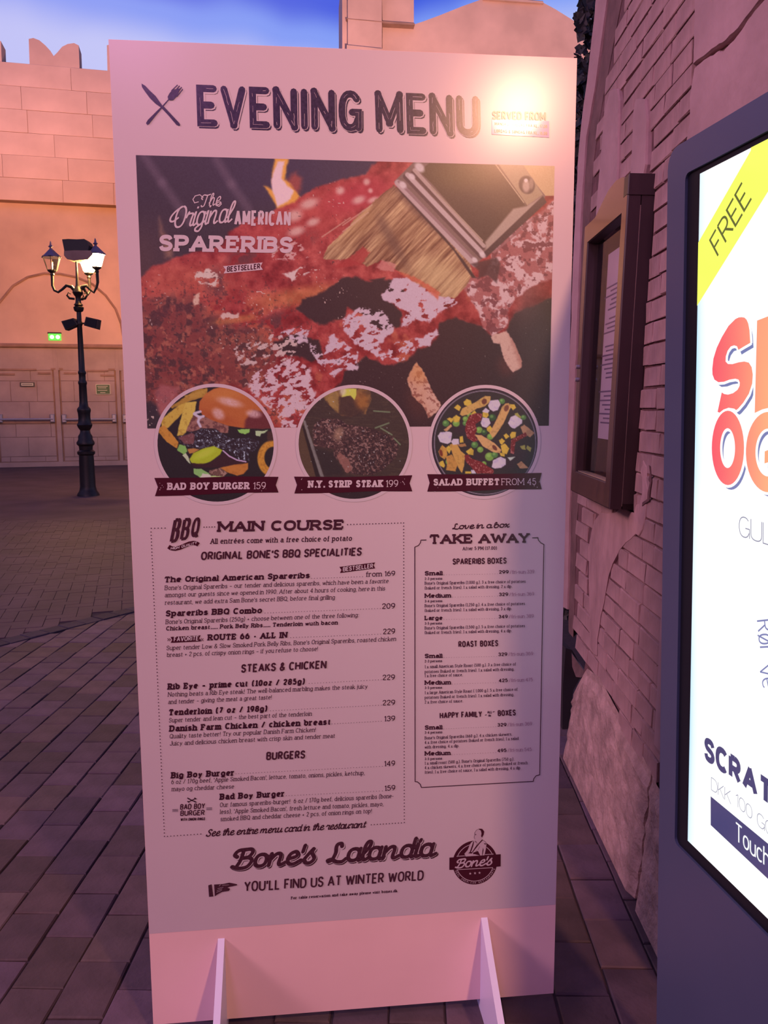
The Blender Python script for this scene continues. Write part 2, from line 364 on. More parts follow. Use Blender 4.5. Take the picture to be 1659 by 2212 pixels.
RM_ROT = Matrix(((WU[0], -WN[0], WUP[0]), (WU[1], -WN[1], WUP[1]), (WU[2], -WN[2], WUP[2]))).to_euler()
def wob_box(sx, sz, t, bev, seed, mat, name='brick', wob=.0028):
    rs = random.Random(seed); m = MB()
    # local x along wall, y out of the wall, z up
    p = []
    for (y, ins) in ((-.004, 0), (t - bev, 0), (t, bev)):
        p += [(-sx / 2 + ins, y, -sz / 2 + ins), (sx / 2 - ins, y, -sz / 2 + ins), (sx / 2 - ins, y, sz / 2 - ins), (-sx / 2 + ins, y, sz / 2 - ins)]
    p = [(x + rs.uniform(-wob, wob), y + (rs.uniform(-.002, .002) if y > 0 else 0), z + rs.uniform(-wob, wob)) for x, y, z in p]
    f = [(3, 2, 1, 0)]
    for k in (0, 4):
        f += [(k + i, k + (i + 1) % 4, k + 4 + (i + 1) % 4, k + 4 + i) for i in range(4)]
    f.append((8, 9, 10, 11)); m.add(p, f)
    return m.mesh(name, mat)
BRL = [.115, .165, .195, .215, .235]
bmeshes = {L: [wob_box(L - .0045, .0615, .0048, .0022, 100 + i + int(L * 1000), MT['brick']) for i in range(4)] for L in BRL}
PATCH = [[(1.101, 2.729), (.999, 2.695), (.964, 2.64), (.931, 2.45), (.915, 2.25), (.90, 2.16), (1.20, 2.16), (1.23, 2.3), (1.191, 2.539), (1.179, 2.674)],
         [(.726, 2.562), (.618, 2.517), (.576, 2.434), (.558, 2.30), (.60, 2.22), (.74, 2.25), (.736, 2.402), (.75, 2.523)],
         [Wpx(*p) for p in [(1330, 1100), (1372, 1108), (1392, 1070), (1388, 1010), (1396, 990), (1404, 1060), (1396, 1110), (1384, 1150), (1366, 1172), (1340, 1180), (1318, 1240), (1300, 1330), (1290, 1420), (1276, 1400), (1274, 1290), (1272, 1180), (1284, 1120)]]]
def in_poly(x, y, P):
    c = False; n = len(P)
    for i in range(n):
        x1, y1 = P[i]; x2, y2 = P[(i + 1) % n]
        if (y1 > y) != (y2 > y) and x < (x2 - x1) * (y - y1) / (y2 - y1) + x1: c = not c
    return c
rb = random.Random(5); bricks = []
CASE = (.50, 1.08, 1.18, 2.2)
k = 0; z = 1.369 - .069 * 14 + .0345
while z < 3.32:
    right = at_z(g2S, z)
    lo = .19 if z > 2.27 else (.06 if z < 1.0 else .17)
    if z < .47: lo = .1 if z > .42 else 9
    s = right - rb.uniform(0, .03) - (.08 if k % 2 else 0)
    ends = []
    while s > lo:
        L = rb.choice(BRL); s0 = max(s - L, lo - .02); c = (s + s0) / 2; Lr = s - s0
        s = s0
        if Lr < .05: continue
        if any(in_poly(c, z, P) and in_poly(c - Lr * .3, z, P) for P in PATCH): continue
        if CASE[2] - .02 < z < CASE[3] + .02 and c - Lr / 2 < CASE[1] + .004 and c + Lr / 2 > CASE[0] - .012:      # cut round the display case
            e0, e1 = c - Lr / 2, c + Lr / 2
            if e1 > CASE[1] + .03: e0 = CASE[1] + .006
            elif e0 < CASE[0] - .04: e1 = CASE[0] - .014
            else: continue
            c, Lr = (e0 + e1) / 2, e1 - e0
        if z < .50 and c > .45: continue
        bricks.append((c, z, Lr, L))
    z += .069; k += 1
def vis_brick(b):
    q, d = project(Wp(b[0], b[1])); return (0 if (1215 < q[0] < 1460 or (q[1] < 420 and q[0] < 1659)) and q[1] > -30 else 1, d)
bricks.sort(key=vis_brick)
over = MB()
for n_, (c, z, Lr, L) in enumerate(bricks):
    if n_ < 298:
        p = Wp(c, z, -.0035 + rb.uniform(-.0008, .0022))
        link_piece('brick', bmeshes[L][rb.randrange(4)], wall_r, tuple(p), rot=RM_ROT, scale=(Lr / L, 1, 1))
    else: over.frame_box(Wp(c, z), WU, -WN, WUP, -Lr / 2 + .004, Lr / 2 - .004, -.006, .006, -.030, .030)
if over.v: over.build('bricks_beyond', MT['brick'], wall_r, kind='stuff')
# smooth plaster spread over the bricks
def slab(name, P, t, mat, wob=.004, **kk):
    m = MB(); n = len(P); cx = sum(p[0] for p in P) / n; cz = sum(p[1] for p in P) / n
    sub = []
    for i in range(n):
        a, b = P[i], P[(i + 1) % n]
        for q in range(3): f = q / 3; sub.append((a[0] + (b[0] - a[0]) * f + rb.uniform(-wob, wob), a[1] + (b[1] - a[1]) * f + rb.uniform(-wob, wob)))
    n = len(sub)
    inner = [(cx + (s - cx) * .975, cz + (z - cz) * .988) for s, z in sub]
    vs = [Wp(s, z, -.006) for s, z in sub] + [Wp(s, z, t * .45) for s, z in sub] + [Wp(s, z, t) for s, z in inner]
    fs = [(i, (i + 1) % n, n + (i + 1) % n, n + i) for i in range(n)] + [(n + i, n + (i + 1) % n, 2 * n + (i + 1) % n, 2 * n + i) for i in range(n)] + [tuple(range(2 * n, 3 * n)), tuple(range(n - 1, -1, -1))]
    m.add(vs, fs); return m.build(name, mat, wall_r, **kk)
slab('plaster_patch', PATCH[0], .012, MT['render'])
slab('plaster_patch', PATCH[1], .013, MT['render'])
slab('plaster_patch', PATCH[2], .0045, MT['brick'], .013)
# big smooth blocks on the near part, split by a crack
slab('plaster_block', [(.185, ZT), (.19, 2.63), (.181, 2.57), (.172, 2.50), (.165, 2.447), (.087, 2.437), (-.005, 2.424), (-.069, 2.412), (-.141, 2.408), (-.25, 2.42), (-.54, 2.42), (-.54, ZT)], .014, MT['render'], .002)
slab('plaster_block', [(.158, 2.439), (.18, 2.37), (.165, 2.30), (.185, 2.25), (.13, 2.12), (.13, 1.1), (.10, .50), (-.54, .50), (-.54, 2.411), (-.23, 2.413), (-.188, 2.409), (-.141, 2.398), (-.069, 2.398), (-.03, 2.401), (-.005, 2.414), (.087, 2.431)], .012, MT['render'], .002)
# rounded plaster strip and the groove beside it at the far corner
def strip(name, A, B, t0, t1, mat):
    m = MB(); zs = np.linspace(.50 if name != 'corner_strip' else .60, ZT - .02, 60); vs = []
    for z in zs:
        a, b = at_z(A, z), at_z(B, z); w = rb.uniform(-.003, .003); aa = max(a, b + .01) + w
        for f, o in ((0, -.05), (0, t0), (.35, t1), (1, t0), (1, -.006)): vs.append(Wp(aa + (b - aa) * f, z, o + rb.uniform(-.0015, .0015)))
    n = len(zs); fs = [(i * 5 + j, i * 5 + j + 1, (i + 1) * 5 + j + 1, (i + 1) * 5 + j) for i in range(n - 1) for j in range(4)]
    fs += [(0, 1, 2, 3, 4), tuple((n - 1) * 5 + j for j in (4, 3, 2, 1, 0))]
    m.add(vs, fs); return m.build(name, mat, wall_r, smooth=True)
strip('corner_strip', oS, g1S, .004, .020, MT['render'])
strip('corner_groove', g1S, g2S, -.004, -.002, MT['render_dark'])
# rough stone plinth: two big stones with an open joint
def plinth(sA, sB, seed):
    m = MB(); ns, nz_ = max(8, int((sB - sA) * 24)), 16; rs = random.Random(seed); vs = []
    far_end = sB > 1.1
    for i in range(ns):
        s = sA + (sB - sA) * i / (ns - 1)
        top = float(np.interp(s, [-.55, .08, .11, .5, .78, .98, 1.08, 1.2], [.40, .40, .415, .455, .49, .46, .37, .26]))
        e = min(1, (s - sA) / .02, (sB - s) / .02)
        for j in range(nz_):
            f = j / (nz_ - 1); o = (.03 * (1 - f) ** 1.5 + .012) * (.55 + .45 * e) + rs.uniform(-.0045, .0045)
            if f > .93: o = .002
            vs.append(Wp(s + rs.uniform(-.003, .003), top * f, o if j else .042 * (.6 + .4 * e)))
    fs = [(i * nz_ + j, (i + 1) * nz_ + j, (i + 1) * nz_ + j + 1, i * nz_ + j + 1) for i in range(ns - 1) for j in range(nz_ - 1)]
    b = len(vs)
    for i in (0, ns - 1):
        for j in range(nz_):
            f = vs[i * nz_ + j]; vs.append(tuple(np.asarray(f) + WN * (.35 if (i and far_end) else .09)))
    fs += [((ns - 1) * nz_ + j, b + nz_ + j, b + nz_ + j + 1, (ns - 1) * nz_ + j + 1) for j in range(nz_ - 1)]
    fs += [(j, j + 1, b + j + 1, b + j) for j in range(nz_ - 1)]
    m.add(vs, fs); return m.build('plinth_stone', MT['plinth'], wall_r)
sj = Wpx(1396, 1860)[0]
plinth(-.55, sj - .009, 22); plinth(sj + .005, 1.185, 21)
MB().frame_box(WA, WU, WUP, -WN, -.56, -.55, .05, ZT, -.55, .012).build('wall_end', MT['render'], wall_r)
# thin plaster crack beside the display case
ck = [Wpx(1180 + a * .3164, 600 + b * .3164) for a, b in [(715, 1280), (722, 1330), (712, 1380), (722, 1400), (706, 1470), (705, 1510), (670, 1535), (668, 1560), (690, 1540), (716, 1525), (722, 1460), (733, 1390), (724, 1290)]]
MB().prism([Wp(s, z, .005) for s, z in ck], -WN * .002).build('plaster_crack', MT['joint'], wall_r)

# ================================================================== DARK BUILDING AND IVY BEHIND THE CORNER
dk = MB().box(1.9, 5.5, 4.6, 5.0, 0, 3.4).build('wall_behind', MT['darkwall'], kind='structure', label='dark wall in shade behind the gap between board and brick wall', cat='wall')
lw = empty('lit_window', (1.55, 4.2, 0), label='small lit window glowing amber in the gap right of the menu board', cat='window')
a_, b_, c_ = hit(1226, 735, (0, 4.55, 0), (0, 1, 0)), hit(1250, 735, (0, 4.55, 0), (0, 1, 0)), hit(1240, 830, (0, 4.55, 0), (0, 1, 0))
lw.location = (a_[0], 4.55, c_[2])
MB().box(a_[0], b_[0] + .25, 4.54, 4.56, c_[2], a_[2]).build('lit_pane', MT['glow'], lw)
fr_ = MB()
for f in (0, .33, .62, 1): fr_.box(a_[0] - .01, b_[0] + .26, 4.515, 4.545, c_[2] + (a_[2] - c_[2]) * f - .012, c_[2] + (a_[2] - c_[2]) * f + .012)
for x in (a_[0] - .02, a_[0] + .075, b_[0] + .12, b_[0] + .26): fr_.box(x - .006, x + .006, 4.515, 4.545, c_[2] - .01, a_[2] + .01)
fr_.build('window_frame', MT['iron'], lw)

ivy = empty('ivy', (1.45, 2.6, 0), label='dark ivy climbing up behind the corner of the brick wall', cat='plant')
ri = random.Random(9)
def ivy_mesh(seed):
    rs = random.Random(seed); pts = []
    for k_, (a, r) in enumerate([(-90, .5), (-55, .8), (-20, .74), (10, .98), (45, .78), (90, 1.15), (135, .78), (170, .98), (200, .74), (235, .8)]):
        rr = r * rs.uniform(.88, 1.1) * .028; pts.append((rr * math.cos(math.radians(a)), rs.uniform(-.003, .003), rr * math.sin(math.radians(a))))
    m = MB(); n = len(pts); m.add([(0, .007, 0)] + pts, [(0, 1 + i, 1 + (i + 1) % n) for i in range(n)])
    return m.mesh('leaf', MT['leaf'])
lv = [ivy_mesh(i) for i in range(6)]
ivy_mass = MB()
def ivy_pt(px, py, y): return hit(px, py, (0, y, 0), (0, 1, 0))
spine = [(1284, -40), (1280, 60), (1268, 150), (1256, 260), (1249, 380), (1245, 520), (1240, 660), (1236, 720), (1228, 850), (1224, 1000), (1218, 1150), (1214, 1300)]
sx = [p[0] for p in spine]; sy = [p[1] for p in spine]
for q in range(3): ivy_mass.tube([ivy_pt(x + 8 + q * 9 + ri.uniform(-2, 2), y, 2.7 + q * .08) for x, y in spine], .010, 6)
ivy_mass.build('stem', MT['stem'], ivy)
n_leaf = 0; far = MB()
for k_ in range(1150):
    y = ri.uniform(-60, 1330)
    if 738 < y < 832 and ri.random() < .75: continue
    edge = np.interp(y, sy, sx); lim = 26 if y < 200 else (16 if y < 320 else 12)
    dxp = ri.uniform(-lim, 34) if y < 760 else ri.uniform(-8, 30)
    p = ivy_pt(edge + dxp, y, 2.62 + ri.uniform(0, .22)); rot = (ri.uniform(-.9, .9), ri.uniform(0, 6.28), ri.uniform(-.8, .8)); sc = ri.uniform(.75, 1.35)
    if dxp < -6 and n_leaf < 255:
        link_piece('leaf', lv[k_ % 6], ivy, tuple(p), rot=rot, scale=(sc,) * 3); n_leaf += 1
    else:
        R_ = Matrix.Translation(Vector(tuple(p))) @ (Vector((0, 0, 0)), Matrix.Identity(4))[1] @ __import__('mathutils').Euler(rot).to_matrix().to_4x4() @ Matrix.Scale(sc * 1.25, 4)
        me_ = lv[k_ % 6]; far.add([tuple(R_ @ v.co) for v in me_.vertices], [tuple(f.vertices) for f in me_.polygons])
far.build('inner_leaves', MT['leaf'], ivy, kind='stuff')
for q in [(1250, 38), (1256, 48), (1254, 62), (1262, 30), (1247, 40), (1252, 56), (1264, 14), (1268, 6)]:
    link_piece('leaf', lv[q[0] % 6], ivy, tuple(ivy_pt(*q, 2.6)), rot=(ri.uniform(-.5, .5), ri.uniform(0, 6), 0), scale=(1.3,) * 3)
# broken stone lump leaning at the corner foot
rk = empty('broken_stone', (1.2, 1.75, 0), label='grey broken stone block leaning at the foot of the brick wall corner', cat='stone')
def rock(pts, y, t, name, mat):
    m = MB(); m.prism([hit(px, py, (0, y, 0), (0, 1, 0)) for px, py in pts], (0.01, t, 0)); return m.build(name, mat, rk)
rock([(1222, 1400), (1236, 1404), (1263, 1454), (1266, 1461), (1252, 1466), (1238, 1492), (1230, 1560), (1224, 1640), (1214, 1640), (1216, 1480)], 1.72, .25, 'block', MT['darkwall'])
rock([(1235, 1412), (1246, 1428), (1262, 1450), (1264, 1456), (1255, 1464), (1244, 1462), (1236, 1440)], 1.70, .03, 'lit_face', MT['render'])  # paler piece: the stone's lit side put into its colour
rk.children[1].name = 'pale_lit_face'

# ================================================================== CASTLE FRONT ACROSS THE SQUARE
BO = np.array([-6.39, 19.95, 0.0]); BU = np.array([.9917, .1286, 0.0]); BN = np.array([.1286, -.9917, 0.0]); ZV = np.array([0, 0, 1.0])   # BN towards the viewer
def Bpx(px, py, off=0.0):
    h = hit(px, py, BO + BN * off, BN) - BO; return float(np.dot(h, BU)), float(h[2])
def Bp(s, z, off=0.0): return BO + BU * s + ZV * z + BN * off
def bbox(m, s0, s1, z0, z1, o0, o1, bev=0): return m.frame_box(BO, BU, ZV, BN, s0, s1, z0, z1, o0, o1, bev)
castle = bbox(MB(), -14, 26, 0, 8.9, -1.2, -.10).build('wall_back', MT['castle_joint'], kind='structure', label='tall mock castle front with swallowtail battlements beyond the square', cat='wall')
zr0 = Bpx(130, 752)[1]; zr1 = Bpx(130, 743)[1]; zov = Bpx(120, 437, .3)[1]; ztop = Bpx(120, 143, .3)[1]
MBm = bbox(MB(), -14, 26, zr1 - .03, zov + .1, -.5, 0); MBm.build('middle_wall', MT['castle'], castle)
bbox(MB(), -14, 26, 0, .12, -.3, .03).build('threshold', MT['castle_low'], castle)
# moulding over the gates
mo = MB(); bbox(mo, -14, 26, zr0, zr1, -.1, .09, .03); mo.build('gate_moulding', MT['castle_joint'], castle)
bbox(MB(), -14, 26, zr0 - .56, zr0 + .01, -.3, .015).build('lintel', MT['castle_low'], castle)
# overhanging upper storey in big stone courses
up = bbox(MB(), -14, 26, zov, ztop, -.4, .285); up.build('upper_wall', MT['castle_joint'], castle)
rc = random.Random(4); nr = 6; ch = (ztop - zov) / nr
sm_ = [MB().frame_box((0, 0, 0), BU, ZV, BN, -L / 2 + .003, L / 2 - .003, -ch / 2 + .003, ch / 2 - .003, -.02, .016, .004).mesh('stone_block', MT['castle']) for L in (1.2, 1.5, 1.9)]
for r in range(nr):
    s = -8.2 - rc.uniform(0, 1)
    while s < 13.0:
        q = rc.randrange(3); L = (1.2, 1.5, 1.9)[q]
        link_piece('stone_block', sm_[q], castle, tuple(Bp(s + L / 2, zov + ch * (r + .5), .29 + rc.uniform(-.008, .008)))); s += L
# swallowtail merlons
def merlon(pts, thick=.5):
    P = [Bpx(px, py, .3) for px, py in pts]; return MB().prism([Bp(s, z, .30) for s, z in P], -BN * thick).build('merlon', MT['castle'], castle)
MER = [(64, 142), (62, 84), (72, 82), (85, 87), (98, 98), (109, 110), (116, 121), (124, 113), (134, 101), (146, 95), (160, 93), (170, 98), (172, 150)]
merlon(MER)
for dxp in (-168, ): merlon([(x + dxp, y - 9) for x, y in MER])
mw = Bpx(232, 152, .3)[0] - Bpx(64, 142, .3)[0]
for k_ in list(range(1, 6)):
    P = [Bpx(px, py, .3) for px, py in MER]; z_off = ztop - min(z for _, z in P) - .02
    MB().prism([Bp(s_ + k_ * mw, z_ + z_off, .30) for s_, z_ in P], -BN * .5).build('merlon', MT['castle'], castle)
for sa_, sb_ in ((-14, Bpx(-8, 900)[0]), (Bpx(388, 900)[0], 26)): bbox(MB(), sa_, sb_, .10, zr0 - .5, -.3, .012).build('lower_wall', MT['castle_low'], castle)
# arch relief on the middle wall
ar = MB(); AP = [(-60, 760), (-30, 690), (0, 652), (28, 618), (60, 599), (95, 591), (130, 592), (165, 599), (200, 614), (228, 638), (250, 668), (262, 700), (268, 738)]
for i in range(len(AP) - 1):
    a, b = Bpx(*AP[i]), Bpx(*AP[i + 1]); ar.tube([Bp(*a, .005), Bp(*b, .005)], .035, 6)
ar.build('arch_moulding', MT['castle_joint'], castle)
# faux-stone gates with push bars
def gate(idx, x0, x1, rows, label):
    s0, s1 = Bpx(x0, 900)[0], Bpx(x1, 900)[0]; zt = Bpx((x0 + x1) / 2, 798)[1]
    g = empty('door_%d' % idx, tuple(Bp((s0 + s1) / 2, .12, .02)), kind='structure', label=label, cat='door')
    bbox(MB(), s0, s1, .12, zt, -.08, -.02).build('door_leaf', MT['castle_joint'], g)
    zs = [.13] + [Bpx(x0 + 30, y)[1] for y in (987, 945, 905, 868, 823)] + [zt - .01]
    for r in range(len(zs) - 1):
        cuts = sorted([s0 + (s1 - s0) * f for f in rows[r % len(rows)]])
        cs = [s0 + .03] + cuts + [s1 - .03]
        for c in range(len(cs) - 1): bbox(MB(), cs[c] + .003, cs[c + 1] - .003, zs[r] + .003, zs[r + 1] - .003, -.03, rc.uniform(-.006, .004), .008).build('stone_panel', MT['castle_low'], g)
    zb = Bpx(x0 + 30, 906)[1]; m = MB(); m.tube([Bp(s0 + .06, zb, .09), Bp(s1 - .06, zb, .09)], .028, 8); m.build('push_bar', MT['steel'], g)
    for s in (s0 + .08, s1 - .08): bbox(MB(), s - .055, s + .055, zb - .08, zb + .13, 0, .11, .02).build('bar_bracket', MT['steel'], g)
    bbox(MB(), s0 + .02, s1 - .02, zb - .11, zb - .05, 0, .03).build('bar_rail', MT['castle_joint'], g)
    return g
gate(1, -6, 121, [(.18, .78), (.5,), (.3, .9), (.55,), (.25, .7), (.6,)], 'faux stone gate leaf left of the lamp post with steel push bar')
gate(2, 132, 254, [(.3, .75), (.2, .62), (.5,), (.4, .85), (.25,), (.5, .8)], 'faux stone gate leaf behind the lamp post with steel push bar')
gate(3, 263, 386, [(.4,), (.25, .7), (.5,), (.35,), (.6,), (.3,)], 'faux stone gate leaf half hidden at the left edge of the menu board')
for x0, x1 in ((121.5, 131.5), (254.5, 262.5)):
    bbox(MB(), Bpx(x0, 900)[0], Bpx(x1, 900)[0], .10, Bpx(130, 755)[1], -.2, .02, .006).build('gate_post', MT['castle_low'], castle)
for xa, xb, y in ((-10, 79, 798), (82, 109, 806), (-10, 32, 808), (110, 120, 797), (128, 136, 797), (138, 166, 806), (186, 234, 801), (217, 247, 811), (234, 248, 798)):
    a, b = Bpx(xa, y), Bpx(xb, y); bbox(MB(), a[0], b[0], a[1] - .022, a[1] + .022, 0, .03).build('stepped_ledge', MT['castle_joint'], castle)
def plaque(name, x0, x1, y0, y1, mat, **k):
    a, b = Bpx(x0, y1), Bpx(x1, y0); o = empty(name, tuple(Bp((a[0] + b[0]) / 2, a[1], .03)), **k)
    bbox(MB(), a[0], b[0], a[1], b[1], .02, .035).build('plate', mat, o); return o, a, b
o, a, b = plaque('door_notice', 44, 75, 826, 835, MT['notice_d'], label='small narrow dark notice on the left gate leaf', cat='sign')
bbox(MB(), a[0] + .03, b[0] - .03, a[1] + .02, b[1] - .02, .03, .038).build('notice_panel', MT['notice_w'], o)
bbox(MB(), a[0] + .05, b[0] - .05, a[1] + .045, b[1] - .045, .035, .041).build('notice_text', MT['notice_d'], o)
o, a, b = plaque('door_notice', 208, 238, 830, 852, MT['notice_w'], label='square green and white notice on the gate leaf behind the lamp post', cat='sign')
bbox(MB(), a[0] + .015, b[0] - .015, a[1] + .015, b[1] - .015, .03, .038).build('notice_panel', MT['notice'], o)
tx = MB()
for y, w0, w1 in ((834.5, 210.5, 233), (838, 212, 230), (843, 211, 232), (848, 217, 228)):
    c0, c1 = Bpx(w0, y + .6), Bpx(w1, y - .6); bbox(tx, c0[0], c1[0], c0[1], c1[1], .037, .040)
tx.build('notice_text', MT['notice_w'], o)
o, a, b = plaque('exit_sign', 105.5, 132, 721, 735.5, MT['exit'], label='glowing green emergency exit sign on the castle wall above the gates', cat='sign')
bbox(MB(), a[0] - .01, b[0] + .01, b[1], b[1] + .03, 0, .08).build('housing', MT['iron_dull'], o)
for fx in (.28, .74):
    cxs = a[0] + (b[0] - a[0]) * fx; czz = (a[1] + b[1]) / 2; m = MB(); m.prism([Bp(cxs + .052 * math.cos(t), czz + .05 * math.sin(t), .036) for t in np.linspace(0, 2 * math.pi, 15)[:-1]], BN * .004); m.build('symbol', MT['exit_w'], o)

# tower and gable that rise above the menu board
TW = empty('castle_tower', (1.2, 21.6, 0), label='pale plaster castle tower and gable rising above the top of the menu board', cat='building')
def T(px, py, y=21.6): return hit(px, py, (0, y, 0), (0, 1, 0))
def slab_px(pts, y, t, name, mat): return MB().prism([T(px, py, y) for px, py in pts], (0, t, 0)).build(name, mat, TW)
slab_px([(751, -60), (824.5, -60), (826, 340), (752, 340)], 21.6, 2.2, 'tower_front', MT['castle'])
slab_px([(739, -60), (752, -60), (753, 340), (740, 340)], 21.75, 2.0, 'tower_corner', MT['castle'])
slab_px([(824, -60), (894, -60), (894, 50), (826, 46)], 21.95, 1.6, 'upper_block', MT['castle'])
slab_px([(824, 45), (896, 50), (896, 54), (826, 50)], 21.85, 1.4, 'ledge', MT['castle_joint'])
slab_px([(826, 48), (894, 53), (915, 46), (950, 33), (1000, 13), (1042, -2), (1050, -3), (1050, -9), (1173, 2), (1174, 6), (1200, 20), (1240, 45), (1275, 70), (1360, 135), (1360, 340), (826, 340)], 22.1, 1.2, 'gable', MT['castle'])
slab_px([(1044, -8), (1173, 3), (1175, 7), (1044, -2)], 22.0, 1.4, 'coping', MT['castle'])
slab_px([(748, 39), (825, 46), (825, 47.5), (748, 40.5)], 21.59, .2, 'joint_line', MT['castle_joint'])
slab_px([(749, 97), (826, 105), (826, 340), (749, 340)], 21.45, .3, 'tower_base', MT['castle'])

# ================================================================== STREET LAMP ON THE SQUARE
LP = np.array([-3.827, 12.596, 0.0]); LR = np.array([.9949, -.1012, 0.0]); LF = np.array([-.1012, -.9949, 0.0])   # right / towards viewer
lamp_o = empty('street_lamp', tuple(LP), label='ornate black cast iron lamp post with lanterns, lit, on the square', cat='street lamp')
def zy(y): return (1070.5 - y) / 126.6
prof = [(.19, 1071), (.185, 1067), (.15, 1060), (.132, 1050), (.127, 1000), (.122, 982), (.148, 979), (.150, 974), (.112, 970), (.118, 962), (.15, 958), (.152, 954), (.122, 948), (.118, 940), (.088, 934), (.08, 928), (.112, 922), (.13, 916), (.108, 910), (.10, 900), (.104, 890), (.116, 885), (.112, 881), (.078, 876), (.068, 866), (.064, 830), (.074, 827), (.074, 824), (.058, 820), (.056, 808), (.068, 805), (.066, 802), (.052, 799), (.048, 760), (.042, 705), (.052, 702), (.052, 698), (.040, 695), (.038, 676), (.07, 674), (.082, 670), (.086, 666), (.055, 663), (.078, 661), (.05, 657), (.043, 650), (.045, 644), (.07, 640), (.09, 635), (.075, 630), (.05, 626), (.03, 620), (.022, 606), (.012, 560)]
MB().lathe([(r, zy(y)) for r, y in prof], LP, 14).build('post', MT['iron'], lamp_o, smooth=True)
def lantern(lat, dep, lit, zoff=0.0, withroof=True):
    c = LP + LR * lat + LF * dep; z0 = zy(590) + zoff; z1 = zy(562) + zoff
    d = (LR * lat + LF * dep); dn = d / np.linalg.norm(d); R_ = np.linalg.norm(d)
    zc = zy(632)
    arm = MB(); P = []
    for f, z in ((.05, zc - .03), (.25, zc + .07), (.45, zc + .09), (.62, zc + .03), (.8, zc - .02), (.95, zc + .01), (1.02, zc + .09), (1.0, z0 - .02)): P.append(LP + dn * R_ * f + ZV * (z + (zoff if f > .9 else 0)))
    arm.tube(P, [.03, .032, .026, .022, .02, .022, .024, .03], 8)
    arm.tube([LP + dn * R_ * f + ZV * z for f, z in ((.15, zc - .13), (.35, zc - .12), (.45, zc - .07), (.38, zc - .02), (.3, zc - .05))], [.02, .022, .018, .014, .01], 6)
    arm.build('bracket_arm', MT['iron'], lamp_o, smooth=True)
    fr = MB(); sq = 6; rb_, rt = .078, .150
    def ring(z, r): return [c + LR * (r * math.cos(a)) + LF * (r * math.sin(a)) + ZV * z for a in np.linspace(0, 2 * math.pi, sq + 1)[:-1] + .26]
    b_, t_ = ring(z0, rb_), ring(z1, rt)
    for i in range(sq):
        fr.tube([b_[i], t_[i]], .006, 5); fr.tube([b_[i], b_[(i + 1) % sq]], .007, 5); fr.tube([t_[i], t_[(i + 1) % sq]], .008, 5)
    fr.lathe([(.012, -.10), (.04, -.07), (.03, -.04), (.075, -.01), (.078, .01)], c + ZV * z0, 8)
    fo = fr.build('lantern_frame', MT['iron'], lamp_o)
    gl = MB()
    for i in range(sq): gl.poly([b_[i], b_[(i + 1) % sq], t_[(i + 1) % sq], t_[i]])
    gl.build('lantern_glass', MT['glass'], fo)
    if lit:
        MB().lathe([(.05, .015), (.085, .03), (.135, .19), (.13, .215), (.03, .225)], c + ZV * z0, 10).build('lit_mantle', MT['bulb'], fo, smooth=True)
    else: MB().lathe([(.012, 0), (.02, .10), (.024, .13), (.012, .16)], c + ZV * z0, 6).build('burner', MT['gold'], fo)
    zt = z1; rf = MB(); rf.lathe([(.162, zt - .012), (.165, zt), (.10, zt + .06), (.045, zt + .115), (.03, zt + .125), (.018, zt + .15), (.045, zt + .17), (.02, zt + .19), (.014, zt + .23), (.004, zt + .26)], (c[0], c[1], 0), sq)
    rf.build('lantern_roof', MT['roofblue'], lamp_o)
lantern(-.405, .02, False); lantern(.315, -.06, True, .06); lantern(.06, -.40, True, .02)
def on_lamp(P, off): return [hit(px, py, LP + LF * off, LF) for px, py in P]
fl = MB().prism(on_lamp([(134, 517), (147, 516), (166, 517), (182, 516), (188, 521), (192, 530), (190, 541), (160, 540), (139, 542)], .10), -LF * .24).build('floodlight', MT['iron_dull'], lamp_o, label='wide dark floodlight box on top of the post')
MB().prism(on_lamp([(138, 542), (160, 540.5), (196, 541), (200, 549), (190, 560), (160, 563), (145, 560), (138, 552)], .10), -LF * .24).build('visor', MT['castle_joint'], fl)
for P in ([(132, 694), (158, 687), (168, 701), (141, 713)], [(185.5, 684), (212, 690), (209, 711), (181, 703)]):
    sg = -1 if P[0][0] < 170 else 1
    f = MB().prism(on_lamp(P, .08), -LF * .16).build('floodlight', MT['iron_dull'], lamp_o)
    MB().tube([LP + ZV * 2.93 + LR * sg * .03, LP + ZV * 2.93 + LR * sg * .14], .016, 6).build('bracket', MT['iron'], f)
    cs = on_lamp(P, .082); cc = sum(cs) / 4
    MB().prism([cc + (q - cc) * .82 for q in cs], LF * .012).build('lens', MT['kiosk_black'], f)

# ================================================================== GLAZED MENU CASE ON THE BRICK WALL
mc = empty('menu_display_case', tuple(Wp(.8, 1.18, .04)), label='brown wooden glazed menu case with arched crest on the brick wall', cat='display case')
def wbox(m, s0, s1, z0, z1, o0, o1, bev=0): return m.frame_box(WA, WU, WUP, -WN, s0, s1, z0, z1, o0, o1, bev)
C0, C1, Z0, Z1 = .49, 1.09, 1.172, 2.215
m = MB(); wbox(m, C0, C0 + .02, Z0, Z1 + .02, -.02, .038); wbox(m, C1 - .02, C1, Z0, Z1, -.02, .038); wbox(m, C0, C1, Z0, Z0 + .02, -.02, .038); wbox(m, C0, C1, Z1 - .02, Z1, -.02, .038); wbox(m, C0, C1, Z0, Z1, -.02, -.002)
m.build('case_body', MT['wood_dark'], mc)
wbox(MB(), C0 + .003, C0 + .006, Z0 + .01, Z1 - .06, .0378, .0400).build('hinge_strip', MT['gold'], mc)
wbox(MB(), C0 - .004, C0 + .05, Z1 - .03, Z1 + .035, -.01, .0845, .003).build('corner_cap', MT['wood_dark'], mc)
fr = empty('x'); bpy.data.objects.remove(fr)
dm = MB(); F0, F1 = .041, .083; wst = .062
